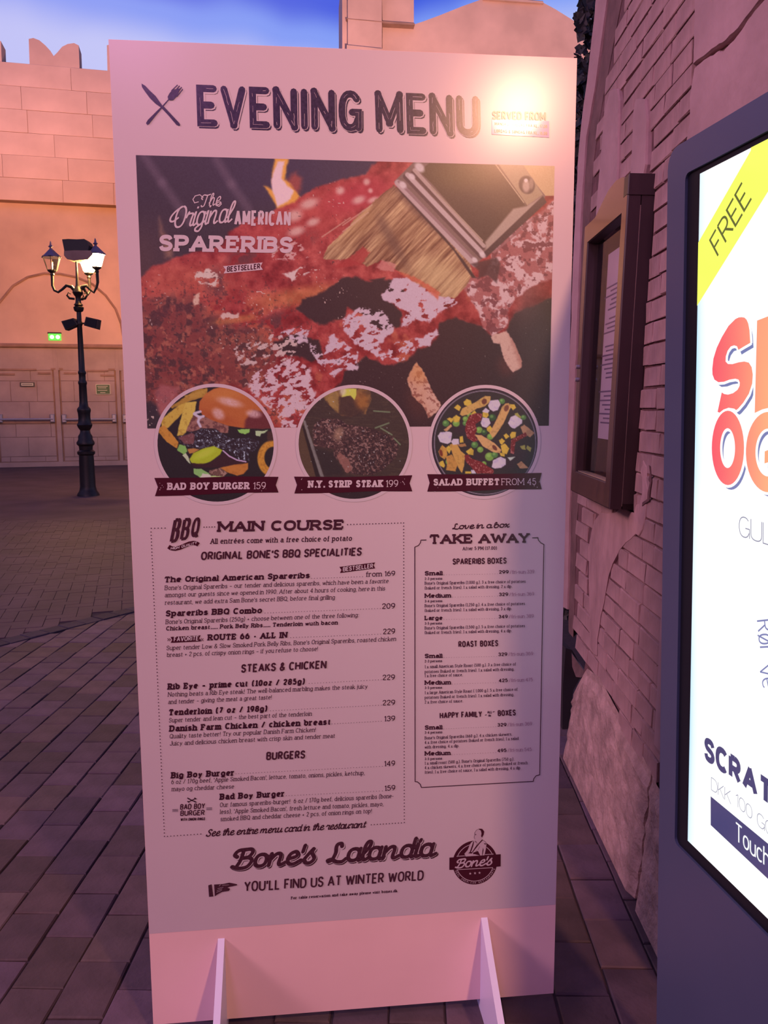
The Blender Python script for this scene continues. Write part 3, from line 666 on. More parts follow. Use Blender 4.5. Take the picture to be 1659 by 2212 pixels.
wbox(dm, C0, C0 + wst, Z0, Z1, F0, F1, .004); wbox(dm, C1 - wst, C1, Z0, Z1, F0, F1, .004); wbox(dm, C0 + wst, C1 - wst, Z0, Z0 + .085, F0, F1, .004); wbox(dm, C0 + wst, C1 - wst, Z1 - .075, Z1, F0, F1, .004)
door = dm.build('door_frame', MT['wood_dark'], mc)
ff = MB(); e_ = .0045
for q in ((C0 + e_, C0 + wst - .003, Z0 + e_, Z1 - e_), (C1 - wst + .003, C1 - e_, Z0 + e_, Z1 - e_), (C0 + wst - .003, C1 - wst + .003, Z0 + e_, Z0 + .082), (C0 + wst - .003, C1 - wst + .003, Z1 - .072, Z1 - e_)): wbox(ff, *q, F1 - .001, F1 + .0006)
ff.build('frame_face', MT['wood'], door)
wbox(MB(), C0 + wst - .002, C1 - wst + .002, Z0 + .083, Z0 + .088, F0 - .002, F1 - .012).build('glazing_bead', MT['gold'], door)
MB().poly([Wp(a, z, .052) for a, z in ((C0 + wst - .005, Z0 + .08), (C1 - wst + .005, Z0 + .08), (C1 - wst + .005, Z1 - .07), (C0 + wst - .005, Z1 - .07))]).flat('glass_pane', MT['glass'], door, tuple(-WN))
cr = [(1.10, 2.215), (1.085, 2.235), (1.04, 2.243), (.96, 2.268), (.87, 2.293), (.77, 2.300), (.68, 2.288), (.61, 2.262), (.56, 2.235), (.50, 2.215)]
MB().prism([Wp(s - .01, z, .055) for s, z in cr], WN * .022).build('crest', MT['wood'], mc)
pp = wbox(MB(), C0 + .085, C1 - .075, Z0 + .10, Z1 - .12, .000, .003).build('menu_sheet', MT['paper'], mc)
wbox(MB(), C0 + .085, C1 - .075, Z0 + .02, Z0 + .22, .002, .0045).build('menu_footer', MT['wood'], pp)
txm = MB(); rt_ = random.Random(2)
for side in (0, 1):
    z = Z1 - .20
    while z > Z0 + .27:
        s0 = C0 + .12 + side * .24; L = rt_.uniform(.08, .19)
        if rt_.random() < .84: wbox(txm, s0, s0 + L, z, z + .006, .0032, .0038)
        z -= .017 if rt_.random() < .85 else .035
txm.build('menu_text', MT['paper_ink'], pp)
lk = MB(); lk.lathe([(.008, 0), (.009, .004), (.004, .007)], (0, 0, 0), 8)
for zz_ in (1.62, 1.67):
    kk = MB(); c = Wp(C1 - .03, zz_, F1); kk.tube([c, c - WN * .012], .008, 8); kk.build('lock', MT['steel'], door)

# ================================================================== LETTERING: a skeleton alphabet swept with a pen
# strokes separated by ';', polylines "x,y x,y", smooth curves "~x,y ...", arcs "@cx,cy,rx,ry,a0,a1"; after '|' the slab serif feet
G = {
'A': (72, "0,0 36,100 72,0;13,34 59,34|b0 b72"), 'B': (58, "0,100 0,0;0,100 30,100;0,53 32,53;0,0 30,0;@30,76.5,25,23.5,-90,90;@30,26.5,28,26.5,-90,90|b0 t0"),
'C': (62, "@33,50,33,50,42,318|"), 'D': (64, "0,0 0,100;0,100 28,100;0,0 28,0;@28,50,36,50,-90,90|b0 t0"), 'E': (52, "52,100 0,100 0,0 52,0;0,52 42,52|b0 t0 v52,0 v52,100"),
'F': (50, "50,100 0,100 0,0;0,50 40,50|b0 t0 v50,100"), 'G': (66, "@33,50,33,50,42,335;66,0 66,46 40,46|"), 'H': (66, "0,0 0,100;66,0 66,100;0,52 66,52|b0 t0 b66 t66"),
'I': (0, "0,0 0,100|b0 t0"), 'J': (38, "38,100 38,24;@19,24,19,24,180,360|t38"), 'K': (60, "0,0 0,100;56,100 0,38;18,58 60,0|b0 t0 b60 t56"), 'L': (48, "0,100 0,0 48,0|b0 t0 v48,0"),
'M': (84, "0,0 0,100 42,22 84,100 84,0|b0 b84 t0 t84"), 'N': (68, "0,0 0,100 68,0 68,100|b0 t0 t68"), 'O': (68, "@34,50,34,50,0,360|"), 'P': (54, "0,0 0,100;0,100 28,100;0,46 28,46;@28,73,27,27,-90,90|b0 t0"),
'Q': (68, "@34,50,34,50,0,360;40,24 72,-10|"), 'R': (60, "0,0 0,100;0,100 28,100;0,47 28,47;@28,73.5,27,26.5,-90,90;26,47 58,0|b0 t0 b58"),
'S': (54, "~52,78 44,95 27,100 9,94 2,76 10,59 27,52 45,43 53,25 44,6 26,0 8,5 1,24|"), 'T': (62, "0,100 62,100;31,100 31,0|b31 v0,100 v62,100"), 'U': (66, "0,100 0,30;66,100 66,30;@33,30,33,30,180,360|t0 t66"),
'V': (70, "0,100 35,0 70,100|t0 t70"), 'W': (100, "0,100 25,0 50,88 75,0 100,100|t0 t100"), 'X': (64, "0,0 64,100;0,100 64,0|b0 t0 b64 t64"), 'Y': (64, "0,100 32,46 64,100;32,46 32,0|t0 t64 b32"), 'Z': (56, "0,100 56,100 0,0 56,0|"),
'a': (46, "~4,54 14,66 26,68 40,62 45,46;45,47 45,0;~45,38 22,39 6,31 2,18 8,4 20,-1 36,5 45,17|r45"), 'b': (52, "0,100 0,0;@26,34,26,34,0,360|T0"), 'c': (46, "@26,34,26,34,48,312|"), 'd': (52, "52,100 52,0;@26,34,26,34,0,360|T52 r52"),
'e': (50, "1,36 50,36;@26,34,25,34,2,312|"), 'f': (30, "13,0 13,76;@29,76,16,24,75,180;0,66 30,66|b13"), 'g': (52, "52,68 52,-8;@26,34,26,34,0,360;@26,-8,26,20,190,360|"), 'h': (50, "0,0 0,100;@25,43,25,25,0,180;50,43 50,0|b0 b50 T0"),
'i': (0, "0,0 0,68;0,86 0,100|b0 X0"), 'j': (10, "8,68 8,-10;@-4,-10,12,18,270,360;8,86 8,100|X8"), 'k': (46, "0,0 0,100;42,66 0,26;14,38 46,0|b0 b46 T0"), 'l': (0, "0,0 0,100|b0 T0"),
'm': (78, "0,0 0,68;@19,48,19,20,0,180;38,48 38,0;@58,48,20,20,0,180;78,48 78,0|b0 b38 b78 X0"), 'n': (50, "0,0 0,68;@25,43,25,25,0,180;50,43 50,0|b0 b50 X0"), 'o': (52, "@26,34,26,34,0,360|"),
'p': (52, "0,-28 0,68;@26,34,26,34,0,360|d0 X0"), 'q': (52, "52,-28 52,68;@26,34,26,34,0,360|d52"), 'r': (32, "0,0 0,68;@22,44,22,24,55,180|b0 X0"),
's': (42, "~39,54 32,66 20,69 6,63 3,50 9,40 22,35 36,29 41,17 34,3 20,-1 6,4 1,16|"), 't': (30, "12,90 12,18;@27,18,15,19,180,285;0,66 30,66|"), 'u': (50, "0,68 0,25;@25,25,25,26,180,360;50,68 50,0|X0 X50 r50"),
'v': (48, "0,68 24,0 48,68|"), 'w': (74, "0,68 18,0 37,62 56,0 74,68|"), 'x': (46, "0,0 46,68;0,68 46,0|b0 b46"), 'y': (48, "0,68 24,0;~48,68 24,0 14,-22 -2,-28|"), 'z': (42, "0,68 42,68 0,0 42,0|"),
'\u00e9': (50, "1,36 50,36;@26,34,25,34,2,312;20,82 36,102|"), '\u00f8': (52, "@26,34,26,34,0,360;2,-6 50,74|"), '\u00d8': (68, "@34,50,34,50,0,360;4,-6 64,106|"),
'0': (50, "@25,50,25,50,0,360|"), '1': (22, "0,80 18,100 18,0|b18"), '2': (48, "~2,74 8,93 25,100 42,93 47,75 38,52 16,26 1,1;1,0 49,0|"), '3': (48, "~3,80 12,96 26,100 42,92 45,74 38,58 20,53;~20,53 40,48 49,28 41,7 24,0 8,5 0,22|"),
'4': (54, "40,0 40,100 0,28 54,28|b40"), '5': (48, "44,100 8,100 4,56;~4,56 22,64 40,56 48,33 40,8 22,0 7,5 0,20|"), '6': (50, "@25,32,25,32,0,360;~1,36 4,66 18,90 38,101|"), '7': (46, "0,100 46,100 14,0|"),
'8': (50, "@25,75,21,25,0,360;@25,26,25,26,0,360|"), '9': (50, "@25,68,25,32,0,360;~49,64 46,34 32,10 12,-1|"),
'.': (2, "0,0 2,0|"), ',': (4, "4,4 0,-16|"), "'": (2, "2,100 0,64|"), '!': (2, "1,100 1,32;0,0 2,0|"), '&': (66, "~62,0 20,66 18,88 32,100 44,88 40,70 10,42 2,22 12,2 30,-2 50,14 60,42|"), '(': (18, "~18,112 2,80 0,48 2,16 18,-16|"), ')': (18, "~0,112 16,80 18,48 16,16 0,-16|"),
'/': (40, "0,-8 40,106|"), '-': (26, "0,36 26,36|"), '\u2013': (50, "0,36 50,36|"), '+': (44, "0,36 44,36;22,14 22,58|"), ':': (2, "0,0 2,0;0,58 2,58|"), ' ': (15, "|"), '*': (2, "|"),
}
SCRIPT = {  # cursive variants
'a': (50, "@24,33,22,33,20,380;46,66 44,14;~44,14 50,0 66,10|"), 'd': (50, "@24,33,22,33,20,380;48,104 44,14;~44,14 50,0 66,10|"), 'n': (56, "0,66 0,0;~0,30 20,62 36,62 40,44 38,12 46,0 64,12|"), 'm': (88, "0,66 0,0;~0,30 18,62 32,60 34,40 34,0;~34,30 52,62 66,60 70,40 68,12 76,0 92,12|"),
'e': (44, "~2,30 30,38 38,54 28,68 10,58 2,30 10,4 30,-1 56,18|"), 'i': (6, "~-6,50 2,66 0,14 8,0 24,12;6,84 8,94|"), 'l': (10, "~-8,20 18,70 20,98 8,100 0,70 0,16 10,0 28,14|"), 's': (36, "~-6,14 22,72 24,54 38,22 26,0 8,0 0,14|"),
'o': (48, "@24,33,22,33,40,400;~40,58 52,50 64,60|"), 'u': (52, "~-8,52 2,66 0,14 12,0 30,8 42,34;44,66 44,14;~44,14 50,0 68,12|"), 'r': (36, "~-8,40 2,66 8,72;~4,60 22,62 34,58 30,30 30,6 40,0 52,12|"), 't': (20, "14,96 8,12;~8,12 14,0 34,14;-6,66 30,66|"),
'v': (46, "~-6,54 4,66 8,20 16,0 36,20 42,66|"), 'x': (46, "~-6,50 8,66 20,34 34,0 52,14;~44,66 22,36 0,0|"), 'b': (48, "~-6,20 16,70 18,98 6,100 0,70 0,14 16,-2 36,6 44,34 36,58 16,60|"), 'h': (52, "~-8,20 18,74 20,98 8,100 0,70 0,0;~0,30 18,62 34,62 38,44 36,12 44,0 60,12|"),
'c': (42, "~38,54 28,66 10,58 2,32 10,4 28,-1 52,16|"), 'g': (50, "@24,33,22,33,20,380;46,66 44,-14;~44,-14 30,-32 8,-28 6,-14 40,6 60,18|"),
'L': (58, "~38,84 32,100 18,97 15,80 18,50 10,12 -4,2;~-8,10 8,14 28,0 52,-2 66,14|"), 'B': (66, "~4,60 -8,74 4,96 34,100;~24,94 20,40 8,0;~24,98 52,100 62,84 50,58 26,52;~26,52 54,52 66,34 52,2 20,-4 -8,8|"),
'S': (54, "~52,78 46,98 22,98 12,78 26,56 44,38 42,8 18,-2 -4,10 0,26|"), 'O': (76, "@42,50,32,52,95,450;~40,102 4,84 -22,58 -24,36 -2,30 30,48|"), 'T': (56, "~-14,58 -30,76 -10,98 24,92 60,98;~28,94 20,40 12,6 -10,0 -18,14|"),
}
def catmull(P, n=5):
    P = [np.array(p, float) for p in P]
    if len(P) < 3: return P
    Q = [2 * P[0] - P[1]] + P + [2 * P[-1] - P[-2]]; o = []
    for i in range(1, len(Q) - 2):
        for k in range(n):
            t = k / n; a, b, c, d = Q[i - 1], Q[i], Q[i + 1], Q[i + 2]
            o.append(.5 * ((2 * b) + (-a + c) * t + (2 * a - 5 * b + 4 * c - d) * t * t + (-a + 3 * b - 3 * c + d) * t ** 3))
    o.append(P[-1]); return o
def strokes(spec, q=5):
    body, _, ser = spec.partition('|'); out = []
    for s in body.split(';'):
        if not s: continue
        if s[0] == '@':
            cx, cy, rx, ry, a0, a1 = map(float, s[1:].split(',')); n = max(4, int(abs(a1 - a0) / (360 / (q * 4.0))))
            pts = []
            for i in range(n + 1):
                a = math.radians(a0 + (a1 - a0) * i / n); c, s_ = math.cos(a), math.sin(a); e = .86
                pts.append(np.array([cx + rx * math.copysign(abs(c) ** e, c), cy + ry * math.copysign(abs(s_) ** e, s_)]))
            out.append(pts)
        elif s[0] == '~': out.append(catmull([tuple(map(float, p.split(','))) for p in s[1:].split()], q if q < 5 else 4))
        else: out.append([np.array(tuple(map(float, p.split(','))), float) for p in s.split()])
    return out, ser.split()
def blunt(P, w):
    """break a stroke at acute turns, so that they end blunt and not in a spike"""
    for i in range(1, len(P) - 1):
        a = P[i] - P[i - 1]; b = P[i + 1] - P[i]; la, lb = np.linalg.norm(a), np.linalg.norm(b)
        if la < 1e-9 or lb < 1e-9: continue
        a = a / la; b = b / lb
        if np.dot(a, b) < -.2: return [P[:i] + [P[i] + a * w * .22]] + blunt([P[i] - b * w * .22] + P[i + 1:], w)
    return [P]
def ribbon(P, w, round_=False):
    """thick polyline -> (verts, faces) in 2-D"""
    P = [p for i, p in enumerate(P) if i == 0 or np.linalg.norm(p - P[i - 1]) > 1e-9]
    if len(P) < 2: return [], []
    closed = np.linalg.norm(P[0] - P[-1]) < 1e-6 and len(P) > 3
    n = len(P); L, Rr = [], []
    for i in range(n):
        if closed: a = P[i] - P[i - 1 if i > 0 else n - 2]; b = P[(i + 1) if i < n - 1 else 1] - P[i]
        else: a = P[i] - P[i - 1] if i > 0 else P[1] - P[0]; b = P[i + 1] - P[i] if i < n - 1 else a
        a = a / np.linalg.norm(a); b = b / np.linalg.norm(b); t = a + b; lt = np.linalg.norm(t)
        t = t / lt if lt > .2 else a
        nn = np.array([-t[1], t[0]]); na = np.array([-a[1], a[0]]); k = min(1 / max(.35, abs(np.dot(nn, na))), 1.9)
        L.append(P[i] + nn * w / 2 * k); Rr.append(P[i] - nn * w / 2 * k)
    v = L + Rr; f = [(i, i + 1, n + i + 1, n + i) for i in range(n - 1)]
    if round_ and not closed:
        for i, d in ((0, P[0] - P[1]), (n - 1, P[-1] - P[-2])):
            d = d / np.linalg.norm(d) * w / 2; m_ = np.array([-d[1], d[0]]); b = len(v)
            v += [P[i] + m_, P[i] + m_ * .7 + d * .7, P[i] + d, P[i] - m_ * .7 + d * .7, P[i] - m_]; f.append((b, b + 1, b + 2, b + 3, b + 4))
    return v, f
def layout(text, width, cap, wt, serif=False, script=False, q=5, round_=False, slant=0.0, sp=.0, wrap=None):
    """2-D faces of a line of text exactly 'width' wide, capitals 'cap' high, pen 'wt' (all metres)"""
    tab = [(SCRIPT.get(c) if script and c in SCRIPT else G.get(c, G['*'])) for c in text]
    sw = sum(g[0] for g in tab) / 100.0
    ser_l = (wt * .5 + cap * .075) if serif else 0
    gap = (wt + cap * (.055 + sp) + (cap * .055 if serif else 0)) if not script else (wt * .55 + cap * (.05 + sp))
    n = len(text); xs = max(.25 * cap, (width - gap * (n - 1) - wt) / max(sw, .2))
    if n == 1 and sw < .05: xs = cap
    if xs < .34 * cap and n > 1: xs = .34 * cap; gap = (width - wt - xs * sw) / (n - 1)
    x = wt / 2; V, F = [], []; lay = 0
    for ch, g in zip(text, tab):
        st, ser = strokes(g[1], q)
        ps = [[np.array([x + p[0] / 100 * xs, p[1] / 100 * (cap - wt) + wt / 2]) for p in s] for s in st]
        if ch in '.!:': ps = [[s[0] - [0, 0], s[-1] + [wt * .9, 0]] if abs(s[0][1] - s[-1][1]) < 1e-9 else s for s in ps]
        for s in [q_ for s_ in ps for q_ in blunt(s_, wt)]:
            v, f = ribbon(s, wt, round_); b = len(V); lay += 1; V += [np.array([p[0], p[1], (lay % 7) * 3e-5 + (i_ % max(1, len(s))) * 8e-7]) for i_, p in enumerate(v)]; F += [tuple(b + i for i in t) for t in f]
        if serif:
            for k in ser:
                c = k[0]
                if c == 'v':
                    a, b2 = k[1:].split(','); X = x + float(a) / 100 * xs; Y = float(b2) / 100 * (cap - wt) + wt / 2; hh = cap * .15; d = -1 if Y > cap / 2 else 1
                    q4 = [(X - wt * .35, Y), (X + wt * .35, Y), (X + wt * .35, Y + d * (wt * .5 + hh * .8)), (X - wt * .35, Y + d * (wt * .5 + hh * .8))]
                else:
                    X = x + float(k[1:]) / 100 * xs; th = wt * .42; l, r = ser_l, ser_l
                    Y = {'b': th, 't': cap - th, 'T': cap - th, 'X': .68 * (cap - wt) + wt / 2 + wt * .5 - th, 'd': -.28 * cap + th, 'r': th}[c]
                    if c in 'TX': r = 0
                    if c == 'r': l = 0
                    q4 = [(X - l, Y - th), (X + r, Y - th), (X + r, Y + th), (X - l, Y + th)]
                b = len(V); lay += 1; V += [np.array([p[0], p[1], (lay % 7) * 3e-5]) for p in q4]; F.append((b, b + 1, b + 2, b + 3))
        x += g[0] / 100 * xs + gap
    if slant: V = [np.array([v[0] + v[1] * slant, v[1], v[2]]) for v in V]
    return V, F
class Sheet:
    """a flat printed plane: lays pixels of the survey onto it"""
    def __init__(s, p0, n, k0=0.0, k1=1.0): s.k0, s.k1 = k0, k1; s.p0 = np.asarray(p0, float); s.n = np.asarray(n, float) / np.linalg.norm(n)   # n towards viewer
    def lift(s, off): return s.k0 + s.k1 * off
    def at(s, px, py, off=None): return hit(px, py, s.p0, s.n) + s.n * (0 if off is None else s.lift(off))
    def text(s, mb, text, p0, p1, top, off, wt=.12, **k):
        a, b, t = s.at(*p0), s.at(*p1), s.at(*top); W = np.linalg.norm(b - a); ex = (b - a) / W; up = t - a; H = np.linalg.norm(up); ey = up / H
        V, F = layout(text, W, H, wt * H, **k)
        mb.add([a + ex * v[0] + ey * v[1] + s.n * (s.lift(off) + v[2] * .5) for v in V], F)
    def line(s, mb, pts, w, off, closed=False):
        P = [s.at(*p) for p in pts]; ex = np.cross(ZV, s.n); ex /= np.linalg.norm(ex); ey = np.cross(s.n, ex); o = P[0]
        p2 = [np.array([np.dot(p - o, ex), np.dot(p - o, ey)]) for p in P]
        if closed: p2.append(p2[0])
        v, f = ribbon(p2, w); mb.add([o + ex * q[0] + ey * q[1] + s.n * s.lift(off) for q in v], f)
    def poly(s, mb, pts, off): mb.poly([s.at(*p, off) for p in pts])
    def disc(s, mb, c, r, off, n=8):
        o = s.at(*c, off); ex = np.cross(ZV, s.n); ex /= np.linalg.norm(ex); ey = np.cross(s.n, ex)
        mb.poly([o + ex * r * math.cos(a) + ey * r * math.sin(a) for a in np.linspace(0, 2 * math.pi, n + 1)[:-1]])

# ================================================================== MENU BOARD
BW, BH, BZ = 1.0, 2.2462, .030
board = empty('menu_board', (0, 0, 0), label='tall free-standing evening menu board on two fin feet', cat='menu board')
TH = .014
MB().box(-.5, .5, 0, TH, BZ, BZ + BH, 0).build('panel', MT['raw_board'], board)
bs = Sheet((0, 0, 0), (0, -1, 0), .0003, .35)
zs0, zs1 = bs.at(325, 2017)[2], bs.at(1200, 1954)[2]
MB().prism([(-.4995, -.0003, zs0), (.4995, -.0003, zs1), (.4995, -.0003, BZ + BH - .0005), (-.4995, -.0003, BZ + BH - .0005)], (0, .00028, 0)).build('printed_sheet', MT['sheet'], board, label='glossy printed menu sheet covering the upper panel')
for px_, lb in ((475, -1), (1046, 1)):
    xt = bs.at(478 if lb < 0 else 1046, 2027 if lb < 0 else 1982); zt = xt[2]
    # fin foot: upright slice, its front edge sweeping forward to the ground
    prof_ = [(0, zt)] + [(-.33 * (f ** 1.25), zt * (1 - f) + .028 * f) for f in (.2, .4, .6, .8, 1.0)] + [(-.345, .012), (-.345, 0), (.30, 0), (.30, .03), (.22, .08), (.06, zt * .9), (TH, zt * .95), (TH, BZ), (0, BZ)]
    prof_ = [(0, zt), (-.06, zt * .80), (-.12, zt * .62), (-.19, zt * .42), (-.26, zt * .24), (-.33, zt * .10), (-.36, .02), (-.36, 0), (.32, 0), (.32, .03), (.2, .12), (.06, zt * .9), (TH + .0005, zt * .95), (TH + .0005, BZ - .0005), (0, BZ - .0005)]
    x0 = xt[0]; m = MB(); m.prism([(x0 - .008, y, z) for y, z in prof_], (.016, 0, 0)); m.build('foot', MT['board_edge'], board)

# ---- printed photographs, painted on a fine grid
def vnoise(X, Y, s, seed):
    rs = np.random.RandomState(seed); T_ = rs.rand(128, 128); x = X / s + 1000; y = Y / s + 1000
    xi, yi = np.floor(x).astype(int), np.floor(y).astype(int); fx, fy = x - xi, y - yi; fx = fx * fx * (3 - 2 * fx); fy = fy * fy * (3 - 2 * fy)
    g = lambda a, b: T_[a % 128, b % 128]
    return (g(xi, yi) * (1 - fx) + g(xi + 1, yi) * fx) * (1 - fy) + (g(xi, yi + 1) * (1 - fx) + g(xi + 1, yi + 1) * fx) * fy
def fbm(X, Y, s, seed, o=4):
    r = 0; a = .5; t = 0
    for k in range(o): r = r + a * vnoise(X, Y, s / 2 ** k, seed + k * 17); t += a; a *= .55
    return r / t
def sst(a, b, x): t = np.clip((x - a) / (b - a), 0, 1); return t * t * (3 - 2 * t)
class Paint:
    def __init__(s, X, Y, base): s.X, s.Y = X, Y; s.C = np.zeros(X.shape + (3,)) + np.array(base, float)
    def mix(s, m, c): s.C += (np.array(c, float) - s.C) * np.clip(m, 0, 1)[..., None]
    def mask(s, P, wob=0.0, ws=8.0, seed=1, soft=0.0):
        X, Y = s.X, s.Y
        if wob: X = X + (fbm(s.X, s.Y, ws, seed) - .5) * 2 * wob; Y = Y + (fbm(s.X, s.Y, ws, seed + 5) - .5) * 2 * wob
        ins = np.zeros(X.shape, bool); n = len(P); D = np.full(X.shape, 1e9)
        for i in range(n):
            x1, y1 = P[i]; x2, y2 = P[(i + 1) % n]
            if y1 != y2: ins ^= ((y1 > Y) != (y2 > Y)) & (X < (x2 - x1) * (Y - y1) / (y2 - y1) + x1)
            if soft:
                dx, dy = x2 - x1, y2 - y1; t = np.clip(((X - x1) * dx + (Y - y1) * dy) / (dx * dx + dy * dy + 1e-9), 0, 1)
                D = np.minimum(D, np.hypot(X - x1 - t * dx, Y - y1 - t * dy))
        if not soft: return ins.astype(float)
        return sst(-soft, soft, np.where(ins, D, -D))
    def ell(s, cx, cy, rx, ry, soft=.15, rot=0.0):
        a = math.radians(rot); x = (s.X - cx) * math.cos(a) + (s.Y - cy) * math.sin(a); y = -(s.X - cx) * math.sin(a) + (s.Y - cy) * math.cos(a)
        return 1 - sst(1 - soft, 1 + soft, np.hypot(x / rx, y / ry))
    def seg(s, a, b, w, soft=.5):
        dx, dy = b[0] - a[0], b[1] - a[1]; t = np.clip(((s.X - a[0]) * dx + (s.Y - a[1]) * dy) / (dx * dx + dy * dy), 0, 1)
        return 1 - sst(w * (1 - soft), w * (1 + soft), np.hypot(s.X - a[0] - t * dx, s.Y - a[1] - t * dy))
ILLUM = lin((212, 150, 161))       # what plain white sheet looks like in the photograph's evening light
def photo_mesh(name, x0, x1, z0, z1, nx, nz_, painter, off, inside=None, parent=None):
    xs = np.linspace(x0, x1, nx); zs = np.linspace(z1, z0, nz_); XX, ZZ = np.meshgrid(xs, zs)
    P = np.stack([XX, np.full_like(XX, 0), ZZ], -1); q, _ = project(P); p = painter(q[..., 0], q[..., 1])
    C = np.clip(p.C, 0, 255); A = np.clip(.56 * lin(C) / ILLUM, 0.002, .75)
    me = bpy.data.meshes.new(name); idx = np.arange(nx * nz_).reshape(nz_, nx)
    F = np.stack([idx[:-1, :-1], idx[1:, :-1], idx[1:, 1:], idx[:-1, 1:]], -1).reshape(-1, 4)
    if inside is not None:
        cx = (XX[:-1, :-1] + XX[1:, 1:]) / 2; cz = (ZZ[:-1, :-1] + ZZ[1:, 1:]) / 2; F = F[inside(cx, cz).reshape(-1)]
    me.vertices.add(nx * nz_); co = np.stack([XX, np.full_like(XX, -(.0003 + .35 * off)), ZZ], -1).reshape(-1).astype(np.float32); me.vertices.foreach_set('co', co)
    me.loops.add(len(F) * 4); me.loops.foreach_set('vertex_index', F.reshape(-1).astype(np.int32))
    me.polygons.add(len(F)); me.polygons.foreach_set('loop_start', np.arange(0, len(F) * 4, 4, dtype=np.int32)); me.polygons.foreach_set('loop_total', np.full(len(F), 4, dtype=np.int32))
    me.update(calc_edges=True)
    at = me.color_attributes.new('ink', 'FLOAT_COLOR', 'POINT'); at.data.foreach_set('color', np.concatenate([A, np.ones(A.shape[:2] + (1,))], -1).reshape(-1).astype(np.float32))
    me.materials.append(MT['photo']); o = bpy.data.objects.new(name, me); S.collection.objects.link(o); o.parent = parent; return o
def c2(a, b): return (740 + a * .27728, 340 + b * .27728)
def paint_ribs(X, Y):
    p = Paint(X, Y, (58, 36, 48))
    p.mix(sst(300, 620, X) * (1 - sst(380, 520, Y)) * .8, (58, 36, 66)); p.mix((1 - sst(300, 420, X)) * sst(420, 560, Y) * .7, (92, 52, 55))
    for a, b in (((312, 338), (350, 395)), ((350, 395), (410, 480)), ((468, 345), (500, 398)), ((500, 398), (536, 450))): p.mix(p.seg(a, b, 9, .9) * .42, (128, 84, 104))
    # rack of ribs
    rack = [(300, 600), (330, 575), (365, 562), (395, 552), (440, 540), (480, 528), (492, 500), (520, 484), (560, 470), (600, 452), (640, 430), (680, 408), (720, 395), (742, 388), (790, 376), (800, 356), (830, 340), (1010, 330), (1200, 340), (1200, 960), (280, 960)]
    R = p.mask(rack, 7, 30, 3, soft=4)
    f1 = fbm(X, Y, 46, 11); f2 = fbm(X, Y, 17, 21, 5); f3 = fbm(X, Y, 7, 31, 4)
    red = np.array((160, 43, 47.)) + (f1[..., None] - .5) * np.array((70, 60, 50.)) + (f2[..., None] - .5) * np.array((120, 95, 80.))
    p.C += (red - p.C) * R[..., None]
    p.mix(R * sst(.55, .66, f1) * sst(560, 700, Y) * .5, (196, 92, 66))
    p.mix(R * p.ell(640, 470, 130, 60, .6, -25) * .55, (196, 62, 62)); p.mix(R * p.ell(400, 610, 110, 45, .8) * .6, (214, 96, 78))
    p.mix(R * p.ell(780, 420, 70, 30, .7, -20) * .7, (188, 38, 60))
    # crust: dark peppery left flank
    le = p.mask([(290, 650), (420, 640), (470, 700), (560, 720), (600, 760), (560, 830), (440, 850), (300, 930)], 12, 40, 5, soft=18)
    p.mix(R * le * .72, (128, 58, 56)); p.mix(R * le * sst(.52, .62, f2) * .8, (72, 34, 40)); p.mix(R * le * sst(.60, .70, fbm(X, Y, 12, 77)) * .75, (178, 84, 72))
    p.mix(R * (1 - sst(560, 760, X)) * sst(.62, .68, f3) * sst(590, 640, Y) * .6, (78, 34, 40))
    p.mix(R * (1 - sst(300, 330, X + (f2 - .5) * 40)) * sst(760, 820, Y) * .7, (62, 38, 48)); p.mix(R * p.mask([(296, 870), (340, 870), (362, 935), (296, 940)], 6, 14, 9, soft=6), (54, 34, 44))
    p.mix(R * p.mask([(345, 830), (390, 838), (376, 860), (352, 900), (340, 890), (336, 850)], 4, 9, 10, soft=6) * .7, (176, 84, 92))
    for cx, cy, rx, ry in ((376, 672, 42, 12), (470, 612, 24, 30), (455, 700, 40, 14), (566, 706, 50, 12), (600, 690, 28, 14), (530, 556, 34, 18), (640, 520, 36, 16)): p.mix(R * p.ell(cx, cy, rx, ry, .8, -15) * sst(.4, .6, f2) * .8, (92, 36, 44))
    for cx, cy, rx, ry in ((650, 640, 80, 20), (510, 690, 46, 8)): p.mix(R * p.ell(cx, cy, rx, ry, .7, -8) * .55, (214, 120, 70))
    # sauce-dark hollows
    D = [[(640, 665), (655, 645), (700, 628), (742, 600), (770, 600), (800, 610), (832, 600), (826, 640), (850, 658), (872, 680), (862, 706), (830, 716), (800, 700), (780, 676), (752, 665), (742, 690), (700, 700), (668, 690)],
         [(590, 740), (640, 720), (690, 738), (700, 770), (672, 780), (640, 768), (610, 762)], [(800, 604), (850, 604), (880, 640), (840, 650)],
         [(742, 800), (790, 770), (820, 785), (850, 790), (876, 778), (905, 752), (930, 748), (946, 724), (950, 698), (985, 686), (1006, 694), (1040, 706), (1062, 726), (1092, 722), (1100, 702), (1114, 676), (1150, 660), (1200, 640), (1200, 930), (700, 930), (664, 926), (690, 880), (720, 842), (740, 820)]]
    for i, d in enumerate(D): p.mix(p.mask(d, 6, 16, 40 + i, soft=3.5), (54, 24, 32))
    p.mix(p.mask(D[3], 0, 9, 1, soft=14) * sst(950, 1100, X) * .6, (38, 24, 34)); p.mix(p.ell(1110, 640, 60, 60, .6) * sst(1090, 1140, X) * .5, (96, 52, 56))
    # right-hand rib ends, mottled
    rr = p.mask([(1064, 520), (1100, 500), (1150, 470), (1200, 430), (1200, 600), (1150, 618), (1118, 640), (1098, 668), (1096, 700), (1066, 726), (1044, 708), (1030, 668), (1012, 640), (1000, 620), (1012, 600), (1040, 600), (1060, 570)], 5, 12, 60, soft=3)
